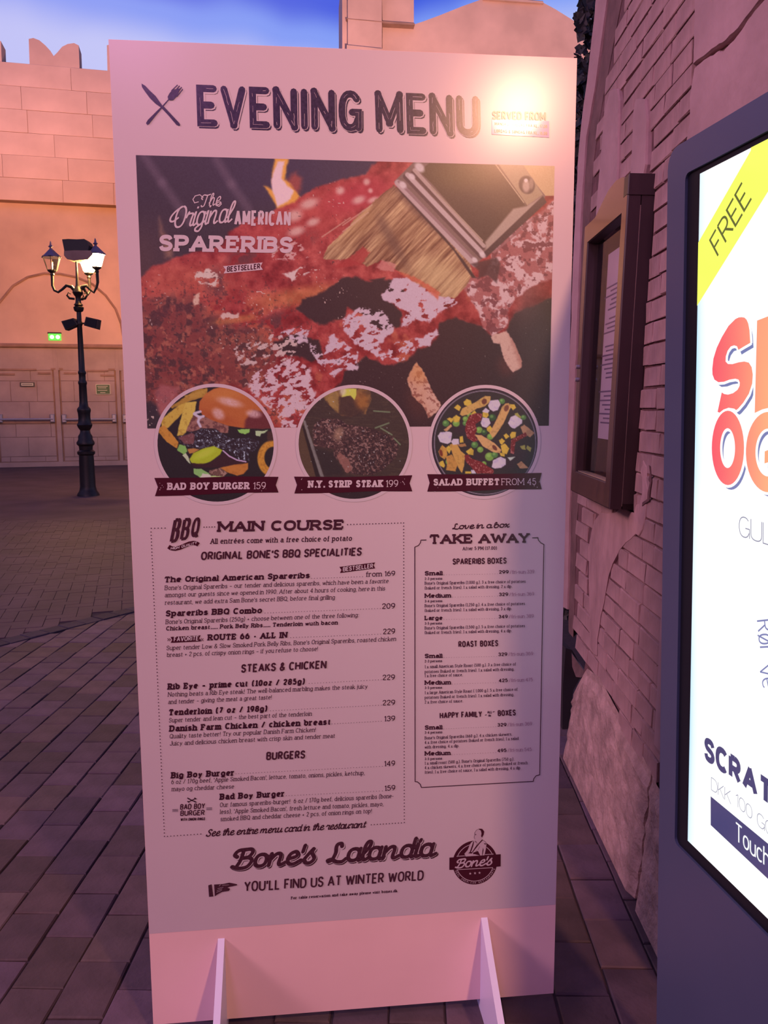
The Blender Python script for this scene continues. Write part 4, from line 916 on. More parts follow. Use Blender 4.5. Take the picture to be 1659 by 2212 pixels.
    p.mix(rr, (168, 78, 84)); p.mix(rr * sst(.47, .56, f2), (214, 146, 156)); p.mix(rr * sst(.54, .62, fbm(X, Y, 11, 62)) * .9, (118, 44, 54))
    # glossy highlights: pale pink pools with torn edges
    def pool(P, seed, lo=.44, c=(208, 150, 172), s=11, wob=7):
        m = p.mask(P, wob, 13, seed, soft=2.2); n = fbm(X * .8 + Y * .5, Y, s, seed + 3, 5); p.mix(m * sst(lo, lo + .05, n), c)
    pool([(826, 640), (850, 600), (900, 596), (950, 618), (980, 640), (992, 655), (962, 666), (940, 690), (928, 696), (898, 690), (880, 704), (866, 706), (880, 676), (850, 656), (826, 650)], 70, .33)
    pool([(742, 690), (776, 664), (830, 672), (850, 712), (838, 730), (818, 744), (830, 770), (852, 742), (892, 730), (896, 760), (868, 780), (824, 776), (776, 748), (762, 736), (742, 712)], 80, .43, s=8)
    pool([(898, 732), (920, 724), (944, 710), (946, 722), (928, 744), (902, 752)], 90, .30); pool([(742, 740), (776, 762), (770, 800), (746, 796), (720, 816), (700, 800), (670, 760), (668, 742), (700, 752), (716, 720), (742, 738)], 95, .42)
    pool([(590, 790), (620, 770), (650, 778), (672, 800), (676, 836), (684, 866), (670, 890), (650, 900), (640, 920), (616, 930), (600, 900), (580, 880), (540, 846), (538, 826), (556, 800)], 100, .44, (214, 150, 168), 8)
    pool([(500, 752), (560, 732), (600, 716), (640, 736), (640, 770), (590, 786), (520, 790)], 110, .56, (206, 146, 152), 8); pool([(596, 724), (640, 704), (668, 712), (664, 740), (620, 742)], 112, .5)
    pool([(420, 590), (452, 580), (476, 600), (468, 616), (432, 614), (420, 604)], 120, .40, (220, 160, 160)); pool([(610, 594), (640, 582), (680, 572), (668, 590), (630, 606)], 122, .46, (220, 160, 166)); pool([(580, 540), (640, 520), (672, 556), (640, 562), (590, 560)], 124, .52, (212, 130, 136))
    pool([(476, 678), (520, 676), (516, 690), (482, 690)], 126, .42, (216, 150, 150)); pool([(420, 640), (432, 636), (430, 660), (422, 660)], 127, .35, (220, 150, 140))
    for cx, cy, rx, ry in ((668, 440, 20, 10), (636, 466, 16, 12), (676, 480, 14, 8), (640, 500, 18, 9), (735, 412, 9, 8), (792, 393, 7, 7), (800, 412, 5, 5), (775, 432, 14, 8), (806, 432, 12, 6)): p.mix(p.ell(cx, cy, rx, ry, .7, -20) * .85, (224, 150, 150))
    sp_ = sst(.90, .94, vnoise(X, Y, 3.6, 200)) * R * (1 - sst(760, 830, X)); p.mix(sp_ * sst(.5, .6, f1) * .9, (222, 160, 160)); p.mix(sst(.92, .97, vnoise(X, Y, 3.8, 210)) * R * (1 - sst(720, 800, X)) * .8, (52, 26, 32))
    # bones
    b2 = p.mask([(900, 783), (916, 806), (930, 838), (953, 876), (942, 892), (926, 902), (916, 880), (892, 856), (880, 826), (882, 810)], 2.5, 7, 130, soft=1.6)
    p.mix(p.ell(900, 870, 20, 34, .8, -20) * .5, (92, 38, 36)); p.mix(b2, (200, 116, 96)); p.mix(b2 * sst(-30, 20, (X - 905) * .6 - (Y - 840) * .2 + (f2 - .5) * 40) * .8, (214, 142, 138)); p.mix(b2 * sst(.55, .62, f3) * .6, (120, 44, 40)); p.mix(b2 * p.ell(908, 800, 22, 26, .7) * .6, (208, 112, 66))
    b1 = p.mask([(1060, 728), (1070, 722), (1094, 716), (1112, 742), (1128, 782), (1126, 794), (1108, 804), (1096, 790), (1084, 764), (1080, 744), (1066, 740)], 2, 7, 135, soft=1.6)
    p.mix(p.ell(1094, 790, 18, 22, .8, -10) * .6, (96, 38, 40)); p.mix(b1, (208, 140, 136)); p.mix(b1 * sst(-6, 10, X - 1104 - (Y - 740) * .32) * .5, (150, 70, 64)); p.mix(b1 * sst(.58, .64, f3) * .3, (160, 90, 90))
    # flame
    p.mix(p.mask([(606, 450), (636, 430), (650, 408), (652, 386), (640, 372), (628, 380), (622, 390), (618, 410)], 5, 15, 140, soft=9) * .8, (178, 62, 56))
    p.mix(p.mask([(594, 340), (624, 340), (618, 368), (616, 388), (628, 400), (648, 422), (636, 436), (600, 452), (585, 425), (570, 402), (580, 404), (590, 412), (586, 380)], 3, 12, 142, soft=4), (236, 138, 60))
    p.mix(p.mask([(600, 350), (614, 348), (610, 368), (608, 384), (620, 402), (634, 412), (628, 430), (600, 447), (594, 430), (588, 412), (586, 395), (590, 374)], 2, 9, 144, soft=3.5), (240, 170, 190)); p.mix(p.mask([(344, 470), (352, 500), (372, 530), (372, 555), (358, 556), (352, 530), (346, 500)], 3, 10, 146, soft=8) * .55, (196, 116, 96))
    # brush
    br = p.mask([c2(*q) for q in ((395, 215), (150, 420), (0, 590), (-110, 690), (-150, 790), (-60, 800), (60, 790), (200, 850), (300, 800), (430, 880), (560, 970), (740, 1075), (870, 1100), (960, 1010), (1010, 920), (990, 800), (600, 380), (420, 230))], 3, 8, 150, soft=1.5)
    a = (X - 740) * .72 + (Y - 340) * .69; b = -(X - 740) * .69 + (Y - 340) * .72
    stn = fbm(a, b * .06, 3.2, 160, 3); st2 = fbm(a, b * .12, 9, 170, 3)
    bc = np.array((162, 98, 76.)) + (stn[..., None] - .5) * np.array((150, 130, 110.)) + (st2[..., None] - .5) * np.array((110, 100, 80.))
    p.C += (bc - p.C) * br[..., None]; p.mix(br * p.ell(*c2(760, 940), 62, 34, .7, 30) * .55, (216, 154, 120)); p.mix(br * p.ell(*c2(600, 400), 70, 14, .8, 45) * .8, (96, 50, 48)); p.mix(br * p.ell(*c2(380, 640), 60, 10, .9, 60) * .55, (98, 54, 50)); p.mix(br * p.ell(*c2(150, 500), 60, 20, .8, -45) * .5, (206, 134, 96))
    for q0, q1 in (((0, 530), (230, 370)), ((0, 580), (200, 430)), ((-160, 620), (60, 470))): p.mix(p.seg(c2(*q0), c2(*q1), 1.3, .5) * .7, (214, 140, 128))
    p.mix(p.mask([c2(*q) for q in ((420, 880), (560, 930), (700, 1010), (760, 1060), (740, 1110), (620, 1000), (480, 930))], 3, 6, 175, soft=3) * .8, (206, 78, 60)); p.mix(p.mask([c2(*q) for q in ((60, 780), (160, 690), (210, 740), (160, 830), (60, 850), (-80, 860))], 4, 8, 176, soft=3) * .85, (172, 40, 44)); p.mix(p.mask([c2(*q) for q in ((260, 860), (310, 800), (420, 830), (400, 890), (300, 880))], 3, 5, 177, soft=2) * .8, (206, 110, 110))
    P = lambda L, so=1.2: p.mask([c2(*q) for q in L], 0, 8, 1, soft=so)
    p.mix(P([(420, 230), (600, 400), (780, 600), (940, 800), (1040, 940), (1010, 940), (860, 720), (640, 480), (440, 260)], 2), (64, 32, 36))
    p.mix(P([(400, 190), (560, 30), (1700, 40), (1700, 290), (1580, 300), (1560, 360), (1120, 760), (1030, 840)]), (128, 82, 82))
    fer = P([(600, 110), (690, 30), (1200, 40), (1430, 380), (1110, 690), (700, 210)]); p.mix(fer, (88, 54, 46)); p.mix(fer * p.ell(*c2(1080, 480), 62, 40, .7, 40) * .75, (74, 44, 42)); p.mix(fer * p.ell(*c2(960, 130), 80, 30, .8) * .5, (120, 82, 52))
    p.mix(P([(1430, 380), (1330, 400), (1110, 660), (1120, 740), (1560, 300)], 3), (176, 126, 122)); p.mix(P([(1200, 50), (1400, 50), (1560, 290), (1430, 380)]), (172, 122, 104)); p.mix(p.seg(c2(1210, 60), c2(1430, 375), 2.0, .4) * .9, (112, 72, 66)); p.mix(p.seg(c2(1195, 60), c2(1410, 350), 1.2, .4) * .8, (206, 150, 130))
    p.mix(P([(1400, 50), (1720, 50), (1720, 300), (1580, 300), (1500, 200)]), (206, 142, 112)); p.mix(P([(1560, 300), (1590, 350), (1460, 470), (1120, 780), (1060, 770), (1110, 730)]), (70, 38, 44)); p.mix(p.seg(c2(1480, 480), c2(1180, 740), 2.5, .4) * .8, (156, 84, 92))
    for x0, y0, x1, y1, w, c in ((430, 200, 1030, 830, 7, (190, 134, 142)), (440, 190, 1040, 810, 3, (150, 96, 104)), (490, 150, 1080, 770, 5.5, (92, 52, 58)), (505, 135, 1085, 745, 5, (196, 142, 150)), (540, 120, 1095, 710, 3, (94, 54, 58)), (560, 100, 1100, 690, 4, (184, 130, 132)), (690, 230, 1090, 650, 1.6, (168, 118, 110))): p.mix(p.seg(c2(x0, y0), c2(x1, y1), w, .25), c)
    for q, r in (((470, 215), 9), ((540, 150), 8), ((600, 80), 12), ((1030, 800), 7), ((1090, 760), 8)): p.mix(p.ell(*c2(*q), r, r * .7, .4, 45) * .9, (222, 168, 178))
    p.mix(p.ell(*c2(1435, 215), 17, 20, .12, -20), (84, 52, 52)); p.mix(p.ell(*c2(1430, 225), 8, 13, .4, 0), (186, 132, 128)); p.mix(p.ell(*c2(1428, 180), 4, 4, .4), (230, 180, 180)); p.mix(p.ell(*c2(1470, 205), 5, 12, .4), (150, 104, 98))
    p.mix(P([(1000, 830), (1060, 880), (1060, 940), (1130, 920), (1200, 980), (1230, 830), (1200, 780), (1120, 800)], 3) * .8, (66, 30, 38))
    # sparks and crumbs on the dark ground
    dk_ = p.mask(D[3], 0, 9, 1); p.mix(dk_ * sst(.975, .985, vnoise(X, Y, 4, 230)) * .6, (170, 130, 130))
    p.C += (vnoise(X, Y, 1.8, 250)[..., None] - .5) * 10
    return p
r0, r1, r2, r3 = bs.at(293, 333), bs.at(1198, 361), bs.at(1185, 919), bs.at(319, 926)
PX0, PX1 = (r0[0] + r3[0]) / 2, (r1[0] + r2[0]) / 2; PZ1, PZ0 = (r0[2] + r1[2]) / 2, (r2[2] + r3[2]) / 2
photo_mesh('spareribs_photo', PX0, PX1, PZ0, PZ1, 640, 420, paint_ribs, .0010, parent=board)
def q5(a, b): return (330 + a * .16878, 830 + b * .16878)
def q6(a, b): return (630 + a * .16275, 830 + b * .16275)
def q7(a, b): return (915 + a * .15973, 825 + b * .15973)
def paint_burger(X, Y):
    p = Paint(X, Y, (36, 24, 30)); M = lambda L, w=1.0, s=1.0, sd=1: p.mask([q5(*q) for q in L], w, 7, sd, soft=s); E = lambda cx, cy, rx, ry, so=.3, r=0: p.ell(*q5(cx, cy), rx * .16878, ry * .16878, so, r)
    f = fbm(X, Y, 6, 301, 4); g = fbm(X, Y, 3, 305, 3)
    for L, c in (([(230, 290), (390, 180), (560, 60), (700, 50), (690, 150), (400, 240), (250, 310)], (178, 112, 48)), ([(100, 460), (330, 270), (420, 230), (420, 330), (200, 560), (120, 560)], (206, 142, 62)), ([(420, 230), (560, 220), (540, 340), (430, 610), (380, 650), (310, 660), (330, 560)], (214, 154, 72)), ([(80, 560), (150, 520), (330, 740), (310, 820), (180, 740), (80, 620)], (204, 118, 50)), ([(400, 150), (700, 60), (690, 130), (480, 190)], (190, 122, 56))):
        m = M(L, 1.2, 1.0, 7); p.mix(m, c); p.mix(m * sst(.55, .7, f) * .35, (140, 80, 30))
    m = M([(480, 470), (540, 380), (700, 430), (980, 540), (960, 620), (600, 620), (430, 600)], 2, 1, 9); p.mix(m, (156, 88, 84)); p.mix(m * sst(.5, .6, f), (112, 56, 58))
    m = M([(310, 680), (500, 610), (640, 560), (800, 570), (900, 640), (1000, 700), (1240, 690), (1380, 740), (1340, 830), (1220, 880), (1240, 980), (1100, 960), (900, 820), (600, 830), (400, 780), (330, 730)], 2, 1.0, 11); p.mix(m, (44, 26, 36)); p.mix(m * sst(.58, .64, g) * .7, (98, 84, 104)); p.mix(m * sst(.68, .72, fbm(X, Y, 4, 315)) * .9, (190, 170, 196)); p.mix(M([(330, 680), (500, 620), (540, 640), (520, 770), (400, 760)], 1.5, 1.5, 13) * .8, (136, 66, 70))
    m = M([(590, 320), (600, 220), (680, 120), (780, 60), (900, 30), (1060, 60), (1240, 160), (1380, 260), (1480, 380), (1540, 560), (1400, 570), (1150, 560), (960, 530), (760, 460), (640, 400)], 0, 1, 1); p.mix(m, (186, 84, 44)); p.mix(m * M([(1170, 580), (1180, 470), (1290, 330), (1500, 380), (1560, 600)], 2, 4, 15) * .85, (92, 26, 40)); p.mix(m * E(900, 120, 260, 80, .8) * .45, (214, 120, 62)); p.mix(m * E(800, 420, 260, 60, .8, 15) * .4, (156, 52, 30))
    for a in ((990, 230, 150, 50, .6, 14), (840, 380, 84, 60, .5, 40), (1290, 380, 90, 48, .5, 10)): p.mix(m * E(*a) * (.55 + .45 * g), (222, 150, 160))
    for a, b in (((540, 370), (610, 350)), ((530, 380), (610, 430)), ((600, 420), (580, 480)), ((580, 480), (610, 540)), ((610, 420), (650, 410))): p.mix(p.seg(q5(*a), q5(*b), 2.6, .3), (206, 160, 196))
    for L, c in (([(1090, 580), (1240, 570), (1240, 610), (1180, 640), (1110, 620)], (150, 180, 90)), ([(1310, 590), (1400, 600), (1470, 580), (1440, 620), (1390, 630), (1370, 670), (1320, 650)], (184, 184, 140)), ([(310, 840), (340, 770), (420, 790), (440, 860), (400, 910)], (136, 158, 84)), ([(380, 910), (430, 880), (470, 960), (480, 1020)], (196, 186, 150)), ([(520, 1080), (620, 1080), (720, 1140), (740, 1190), (600, 1190), (530, 1150)], (140, 158, 96)), ([(640, 1140), (740, 1160), (740, 1200), (600, 1200)], (214, 200, 170)), ([(740, 1170), (900, 1180), (910, 1200), (740, 1200)], (190, 186, 120))):
        p.mix(M(L, 1.6, .8, 21), c)
    m = M([(470, 960), (520, 880), (650, 820), (780, 790), (890, 840), (860, 900), (740, 990), (620, 1030), (500, 1010)], .6, 1.2, 23); p.mix(m, (176, 160, 36)); p.mix(m * E(660, 890, 130, 40, .7, -25) * .6, (206, 196, 70)); p.mix(m * sst(1000, 960, 0 * X + 1) * 0, (0, 0, 0))
    p.mix(M([(440, 830), (520, 820), (600, 830), (520, 880), (470, 890)], 1, 1, 24), (190, 110, 60)); p.mix(M([(490, 1010), (700, 1020), (900, 880), (1100, 980), (1240, 1000), (1000, 1050), (760, 1070), (540, 1060)], 1, 1.5, 25) * .9, (58, 24, 32))
    for a, b in (((900, 850), (980, 920)), ((980, 920), (1080, 970)), ((1080, 970), (1190, 990))): p.mix(p.seg(q5(*a), q5(*b), 1.5, .4), (196, 136, 176))
    m = M([(860, 1070), (1040, 1030), (1220, 1010), (1220, 1080), (1160, 1150), (1080, 1170), (940, 1120)], .8, 1.2, 27); p.mix(m, (196, 104, 48)); p.mix(m * sst(.5, .7, f) * .3, (150, 70, 30)); m = M([(720, 1100), (860, 1070), (960, 1130), (900, 1180), (740, 1160)], 1.6, 1, 28); p.mix(m, (112, 66, 62)); p.mix(m * sst(.55, .6, g), (170, 110, 104))
    rg = E(1530, 950, 190, 230, .06) - E(1540, 940, 112, 140, .08); p.mix(np.clip(rg, 0, 1), (208, 122, 48)); p.mix(np.clip(rg, 0, 1) * sst(.55, .62, g) * .4, (150, 78, 30)); p.mix(M([(1460, 600), (1560, 600), (1560, 720), (1470, 740)], 2, 2, 30) * .6, (92, 44, 38))
    p.C += (vnoise(X, Y, 1.6, 350)[..., None] - .5) * 8; return p
def paint_steak(X, Y):
    p = Paint(X, Y, (62, 38, 38)); M = lambda L, w=1.0, s=1.0, sd=1: p.mask([q6(*q) for q in L], w, 6, sd, soft=s); E = lambda cx, cy, rx, ry, so=.3, r=0: p.ell(*q6(cx, cy), rx * .16275, ry * .16275, so, r)
    f = fbm(X, Y, 7, 401, 4); g = fbm(X, Y, 3.2, 405, 3); p.mix(sst(.5, .7, fbm(X * .5, Y * 3, 8, 411)) * .4, (88, 56, 48)); p.mix(M([(80, 500), (160, 480), (420, 1240), (100, 1240)], 0, 2) * .7, (98, 60, 46)); p.mix(M([(150, 480), (180, 480), (430, 1230), (370, 1230)], .5, 1), (128, 100, 104)); p.mix(M([(140, 560), (160, 540), (380, 1230), (320, 1230)], .5, 1.5), (40, 24, 28)); p.mix(M([(300, 840), (560, 900), (700, 1200), (440, 1220)], 2, 5) * .7, (42, 28, 34))
    m = M([(420, 170), (520, 60), (660, 40), (900, 50), (1040, 80), (1060, 200), (980, 400), (900, 380), (800, 430), (660, 420), (580, 360), (480, 260)], 1.5, 1.2, 31); p.mix(m, (132, 78, 50)); p.mix(m * sst(.5, .62, f) * .7, (82, 46, 38)); p.mix(M([(430, 170), (560, 60), (620, 120), (620, 380), (520, 290)], 1.5, 2, 32) * .6, (178, 120, 70)); p.mix(M([(640, 170), (760, 140), (860, 240), (960, 380), (800, 440), (620, 400)], 2, 3, 33) * .85, (62, 34, 36)); p.mix(E(930, 220, 90, 110, .5) * .6, (166, 84, 40)); p.mix(M([(660, 170), (700, 60), (860, 60), (860, 140), (830, 210), (780, 150)], .8, 1, 34), (206, 174, 76)); p.mix(E(680, 90, 40, 60, .6) * .8, (222, 176, 160))
    m = M([(280, 640), (300, 540), (400, 460), (540, 450), (660, 470), (720, 530), (900, 560), (1020, 570), (1200, 640), (1380, 720), (1420, 840), (1380, 980), (1200, 1140), (1060, 1210), (860, 1200), (720, 1170), (640, 1040), (560, 960), (560, 860), (440, 840), (300, 820)], 1.6, 1.0, 35)
    p.mix(m, (88, 48, 50)); p.mix(m * sst(.50, .58, g) * .8, (48, 24, 32)); u = (X * .94 + Y * -.34); v = (X * .34 + Y * .94); gr = np.maximum(sst(.62, .9, .5 + .5 * np.sin(v * .75)), sst(.7, .92, .5 + .5 * np.sin(u * .62))); p.mix(m * gr * (.35 + .4 * sst(800, 1000, (X - 630) / .16275)), (46, 22, 30)); p.mix(m * sst(.62, .67, fbm(X, Y, 4.2, 421)) * .8, (160, 100, 100)); p.mix(m * sst(.90, .95, vnoise(X, Y, 2.6, 431)) * .8, (206, 160, 170))
    p.mix(M([(640, 900), (760, 1000), (800, 1140), (730, 1180), (640, 1050), (600, 950)], 1.4, 1.2, 36) * .75, (160, 88, 84)); p.mix(m * E(620, 660, 60, 90, .6, 20) * .6, (196, 128, 110))
    for a, b in (((1090, 355), (1300, 370)), ((1110, 580), (1290, 515)), ((1180, 580), (1330, 670)), ((1360, 720), (1440, 800))): p.mix(p.seg(q6(*a), q6(*b), 1.5, .5), (112, 104, 84))
    p.mix(sst(.975, .985, vnoise(X, Y, 4, 440)), (200, 170, 180)); p.mix(sst(1210, 1260, (Y - 830) / .16275) * .8, (40, 20, 30)); p.C += (vnoise(X, Y, 1.6, 450)[..., None] - .5) * 8; return p
def paint_salad(X, Y):
    p = Paint(X, Y, (44, 32, 38)); M = lambda L, w=1.0, s=.9, sd=1: p.mask([q7(*q) for q in L], w, 5, sd, soft=s); E = lambda cx, cy, rx, ry, so=.16, r=0: p.ell(*q7(cx, cy), rx * .15973, ry * .15973, so, r)
    f = fbm(X, Y, 5, 501, 4); g = fbm(X, Y, 2.6, 505, 3); c = q7(830, 820); d = np.hypot((X - c[0]) / (725 * .15973), (Y - c[1]) / (740 * .15973))
    p.mix(sst(.93, .94, d) * (1 - sst(.95, .96, d)) * .8, (150, 110, 134)); p.mix(sst(.955, .97, d), (44, 22, 40))
    for cx, cy, r in ((500, 620, 110), (900, 600, 90), (1000, 480, 80), (740, 760, 90), (800, 1010, 90), (1290, 980, 120), (1150, 1100, 90)): p.mix(E(cx, cy, r, r * .8, .5) * .7, (52, 28, 42))
    def item(L, c_, w=.8): m = M(L, w, .8, int(L[0][0])); p.mix(m, c_); p.mix(m * sst(.56, .66, f) * .28, tuple(x * .6 for x in c_)); return m
    for cx, cy, r, k in ((300, 560, 46, 0), (565, 500, 38, 1), (560, 560, 34, 0), (440, 560, 48, 1), (620, 450, 34, 1), (750, 650, 46, 1), (690, 850, 46, 0), (765, 915, 42, 1), (890, 1010, 60, 1), (960, 985, 44, 0), (1060, 260, 40, 0), (1350, 480, 36, 0), (345, 1080, 48, 1), (930, 480, 50, 2), (900, 740, 44, 1), (820, 680, 40, 2), (815, 1105, 34, 1)):
        p.mix(E(cx, cy, r, r * .95), ((78, 104, 58), (118, 134, 62), (44, 66, 44))[k]); p.mix(E(cx - r * .2, cy - r * .25, r * .45, r * .4, .6) * .5, (164, 178, 100))
    for L in ([(540, 270), (580, 230), (640, 250), (650, 300), (600, 330), (550, 310)], [(410, 350), (460, 305), (505, 340), (480, 395), (440, 370)], [(310, 500), (350, 480), (420, 500), (370, 550)], [(390, 490), (440, 445), (495, 480), (480, 540), (410, 545)], [(640, 430), (690, 385), (715, 420), (650, 440)], [(800, 410), (870, 400), (880, 450), (850, 490), (795, 470)], [(850, 620), (900, 590), (930, 630), (900, 690), (860, 660)], [(570, 940), (640, 890), (675, 920), (670, 990), (600, 980)], [(290, 900), (340, 860), (375, 910), (345, 970)], [(205, 1090), (260, 1060), (290, 1130), (270, 1160), (220, 1130)], [(1020, 790), (1060, 760), (1100, 800), (1060, 850), (1030, 830)], [(1080, 720), (1120, 695), (1160, 740), (1110, 775)], [(1165, 710), (1190, 675), (1250, 680), (1240, 750), (1180, 770)], [(1040, 860), (1100, 830), (1160, 900), (1120, 980), (1060, 960)], [(1165, 300), (1230, 305), (1250, 350), (1210, 385), (1170, 340)], [(560, 1210), (640, 1210), (645, 1240), (560, 1240)], [(1030, 960), (1100, 960), (1090, 1010), (1040, 1000)], [(490, 740), (530, 730), (540, 820), (490, 820)]): item(L, (214, 150, 62))
    for L in ([(1230, 430), (1270, 415), (1320, 480), (1290, 510), (1250, 470)], [(1300, 870), (1370, 850), (1380, 920), (1330, 910)], [(1400, 860), (1460, 890), (1440, 950), (1390, 900)]): item(L, (166, 134, 70))
    item([(490, 440), (520, 360), (690, 280), (830, 190), (905, 195), (900, 260), (830, 330), (720, 360), (600, 440), (520, 460)], (206, 136, 82)); p.mix(E(820, 265, 34, 40, .2, 20), (110, 50, 40)); item([(1110, 290), (1150, 285), (1180, 340), (1080, 560), (960, 740), (930, 755), (890, 690), (980, 520), (1060, 340)], (210, 136, 90)); p.mix(E(1120, 355, 30, 46, .2, 20), (118, 56, 48)); item([(690, 710), (780, 720), (950, 820), (1050, 920), (1030, 960), (940, 950), (800, 870)], (212, 136, 96)); p.mix(E(960, 890, 24, 44, .2, -40), (110, 48, 40)); item([(350, 850), (440, 820), (500, 930), (560, 980), (550, 1110), (520, 1230), (480, 1180), (400, 1000)], (206, 130, 70)); item([(200, 940), (250, 850), (310, 900), (320, 980), (280, 1050), (220, 1000)], (206, 128, 64)); p.mix(E(235, 960, 22, 48, .3, -15), (120, 40, 30)); item([(300, 1010), (380, 980), (460, 1120), (430, 1210), (300, 1190), (320, 1110)], (196, 118, 62)); item([(1310, 610), (1360, 575), (1500, 690), (1440, 750), (1340, 690)], (186, 116, 92)); item([(1260, 1110), (1320, 1070), (1420, 1165), (1300, 1170)], (196, 120, 90)); item([(270, 650), (370, 570), (385, 600), (310, 670)], (206, 130, 96)); item([(450, 850), (560, 830), (580, 870), (500, 880)], (170, 100, 66)); item([(1130, 1020), (1240, 1010), (1170, 1070)], (196, 170, 170))
    for L in ([(570, 560), (620, 450), (720, 420), (790, 430), (780, 520), (700, 570), (720, 660), (690, 720), (730, 790), (680, 810), (590, 760), (560, 660)], [(1180, 790), (1260, 740), (1380, 680), (1400, 730), (1280, 790), (1240, 820), (1220, 980), (1170, 960)], [(550, 1000), (600, 980), (660, 1040), (780, 1080), (880, 1150), (950, 1190), (940, 1240), (720, 1240), (640, 1150), (570, 1080)]): m = item(L, (122, 28, 36)); p.mix(m * sst(.62, .66, g) * .8, (190, 100, 104))
    for L in ([(870, 320), (900, 250), (1010, 240), (1040, 300), (1000, 380), (940, 400), (890, 370)], [(1140, 560), (1180, 470), (1240, 450), (1330, 510), (1330, 560), (1230, 630), (1190, 620)], [(190, 730), (230, 680), (350, 670), (385, 690), (370, 810), (320, 840), (220, 810)], [(370, 810), (400, 770), (470, 770), (480, 840), (400, 850)], [(790, 400), (840, 350), (890, 390), (870, 420), (820, 410)], [(770, 560), (800, 480), (880, 490), (905, 560), (850, 620), (790, 600)], [(920, 1150), (940, 1060), (1040, 1010), (1110, 1040), (1110, 1120), (1050, 1160), (960, 1170)], [(640, 1190), (680, 1190), (710, 1240), (650, 1240)]): m = M(L, .9, .8, 71); p.mix(m, (210, 162, 194)); p.mix(m * sst(.55, .7, f) * .3, (160, 116, 156))
    p.C += (vnoise(X, Y, 1.6, 550)[..., None] - .5) * 8; return p
ring = MB()
for nm, cpx, ex_, fn in (('burger_photo', (466.7, 961), (593.5, 961), paint_burger), ('steak_photo', (765, 959), (885.5, 959), paint_steak), ('salad_photo', (1047.5, 956), (1163, 956), paint_salad)):
    c = bs.at(*cpx); r = abs(bs.at(*ex_)[0] - c[0])
    photo_mesh(nm, c[0] - r, c[0] + r, c[2] - r, c[2] + r, 190, 190, fn, .0016, inside=lambda a, b, c=c, r=r: np.hypot(a - c[0], b - c[2]) < r * .992, parent=board)
    n = 72; vs = []
    for k_, rr in enumerate((r * .982, r * 1.04)): vs += [(c[0] + rr * math.cos(t), -.00107, c[2] + rr * math.sin(t)) for t in np.linspace(0, 2 * math.pi, n + 1)[:-1]]
    ring.add(vs, [(i, (i + 1) % n, n + (i + 1) % n, n + i) for i in range(n)])
ring.flat('photo_rings', MT['white_ink'], board, (0, -1, 0))

# ---- the wording of the board. crops: survey windows (origin x, y, scale)
CR = {'c1': (220, 60, .62688), 'cH': (290, 160, .30741), 'c2': (280, 600, .57866), 'c3': (300, 1100, .36166), 'c4': (300, 1420, .36166), 'c5': (860, 1100, .20494), 'c6': (860, 1400, .20494), 'c7': (300, 1740, .56661), 'cb': (340, 1100, .13261), 'cL': (940, 1770, .10247), 'px': (0, 0, 1.0)}
def cp(c, x, y): o = CR[c]; return (o[0] + x * o[2], o[1] + y * o[2])
OFF = .0030
def T2(mb, c, text, x0, y0, x1, y1, cap, wt, off=OFF, **k):
    a, b = cp(c, x0, y0), cp(c, x1, y1); bs.text(mb, text, a, b, (a[0] + (a[0] - 881) * -.00005 * cap, a[1] - cap * CR[c][2]), off, wt, **k)
def dots(mb, c, x0, y0, x1, y1, n, r=.0009):
    for i in range(n):
        f = i / (n - 1); bs.disc(mb, cp(c, x0 + (x1 - x0) * f, y0 + (y1 - y0) * f), r, OFF, 6)
HV = dict(wt=.238, serif=True); MD = dict(wt=.15, serif=True, q=3); LT = dict(wt=.105, serif=True, q=3); SB = dict(wt=.20, round_=False)
class Many:
    """one printed part per line of lettering"""
    def __init__(s): s.ms = []
    def add(s, v, f, mi=0): m = MB(); m.add(v, f); s.ms.append(m)
    def poly(s, pts): m = MB(); m.poly(pts); s.ms.append(m)
    def flat(s, name, mat, par, t, **k):
        for m in s.ms: m.flat(name, mat, par, t)
head, items, digit, rib, wtx = (Many() for _ in range(5)); small, dotm, specks = MB(), MB(), MB()
# title with drop shadow and inline
t0, t1, t2 = MB(), MB(), MB()
for c, w, x0, y0, x1, y1, cap in (('cH', 'EVENING', 445, 367, 1600, 405, 292), ('c1', 'MENU', 945, 361, 1300, 375, 141)):
    kw = dict(wt=.172, round_=True, q=6, sp=.035)
    a, b = cp(c, x0, y0), cp(c, x1, y1); tp = (a[0] - 3, a[1] - cap * CR[c][2])
    sh = (3.6, 4.2)
    bs.text(t0, w, (a[0] + sh[0], a[1] + sh[1]), (b[0] + sh[0], b[1] + sh[1]), (tp[0] + sh[0], tp[1] + sh[1]), .0012, **kw)
    bs.text(t1, w, (a[0] + .8, a[1] + 1), (b[0] + .8, b[1] + 1), (tp[0] + .8, tp[1] + 1), .0018, wt=.205, round_=True, q=6, sp=.0025)
    bs.text(t2, w, a, b, tp, .0026, **kw)
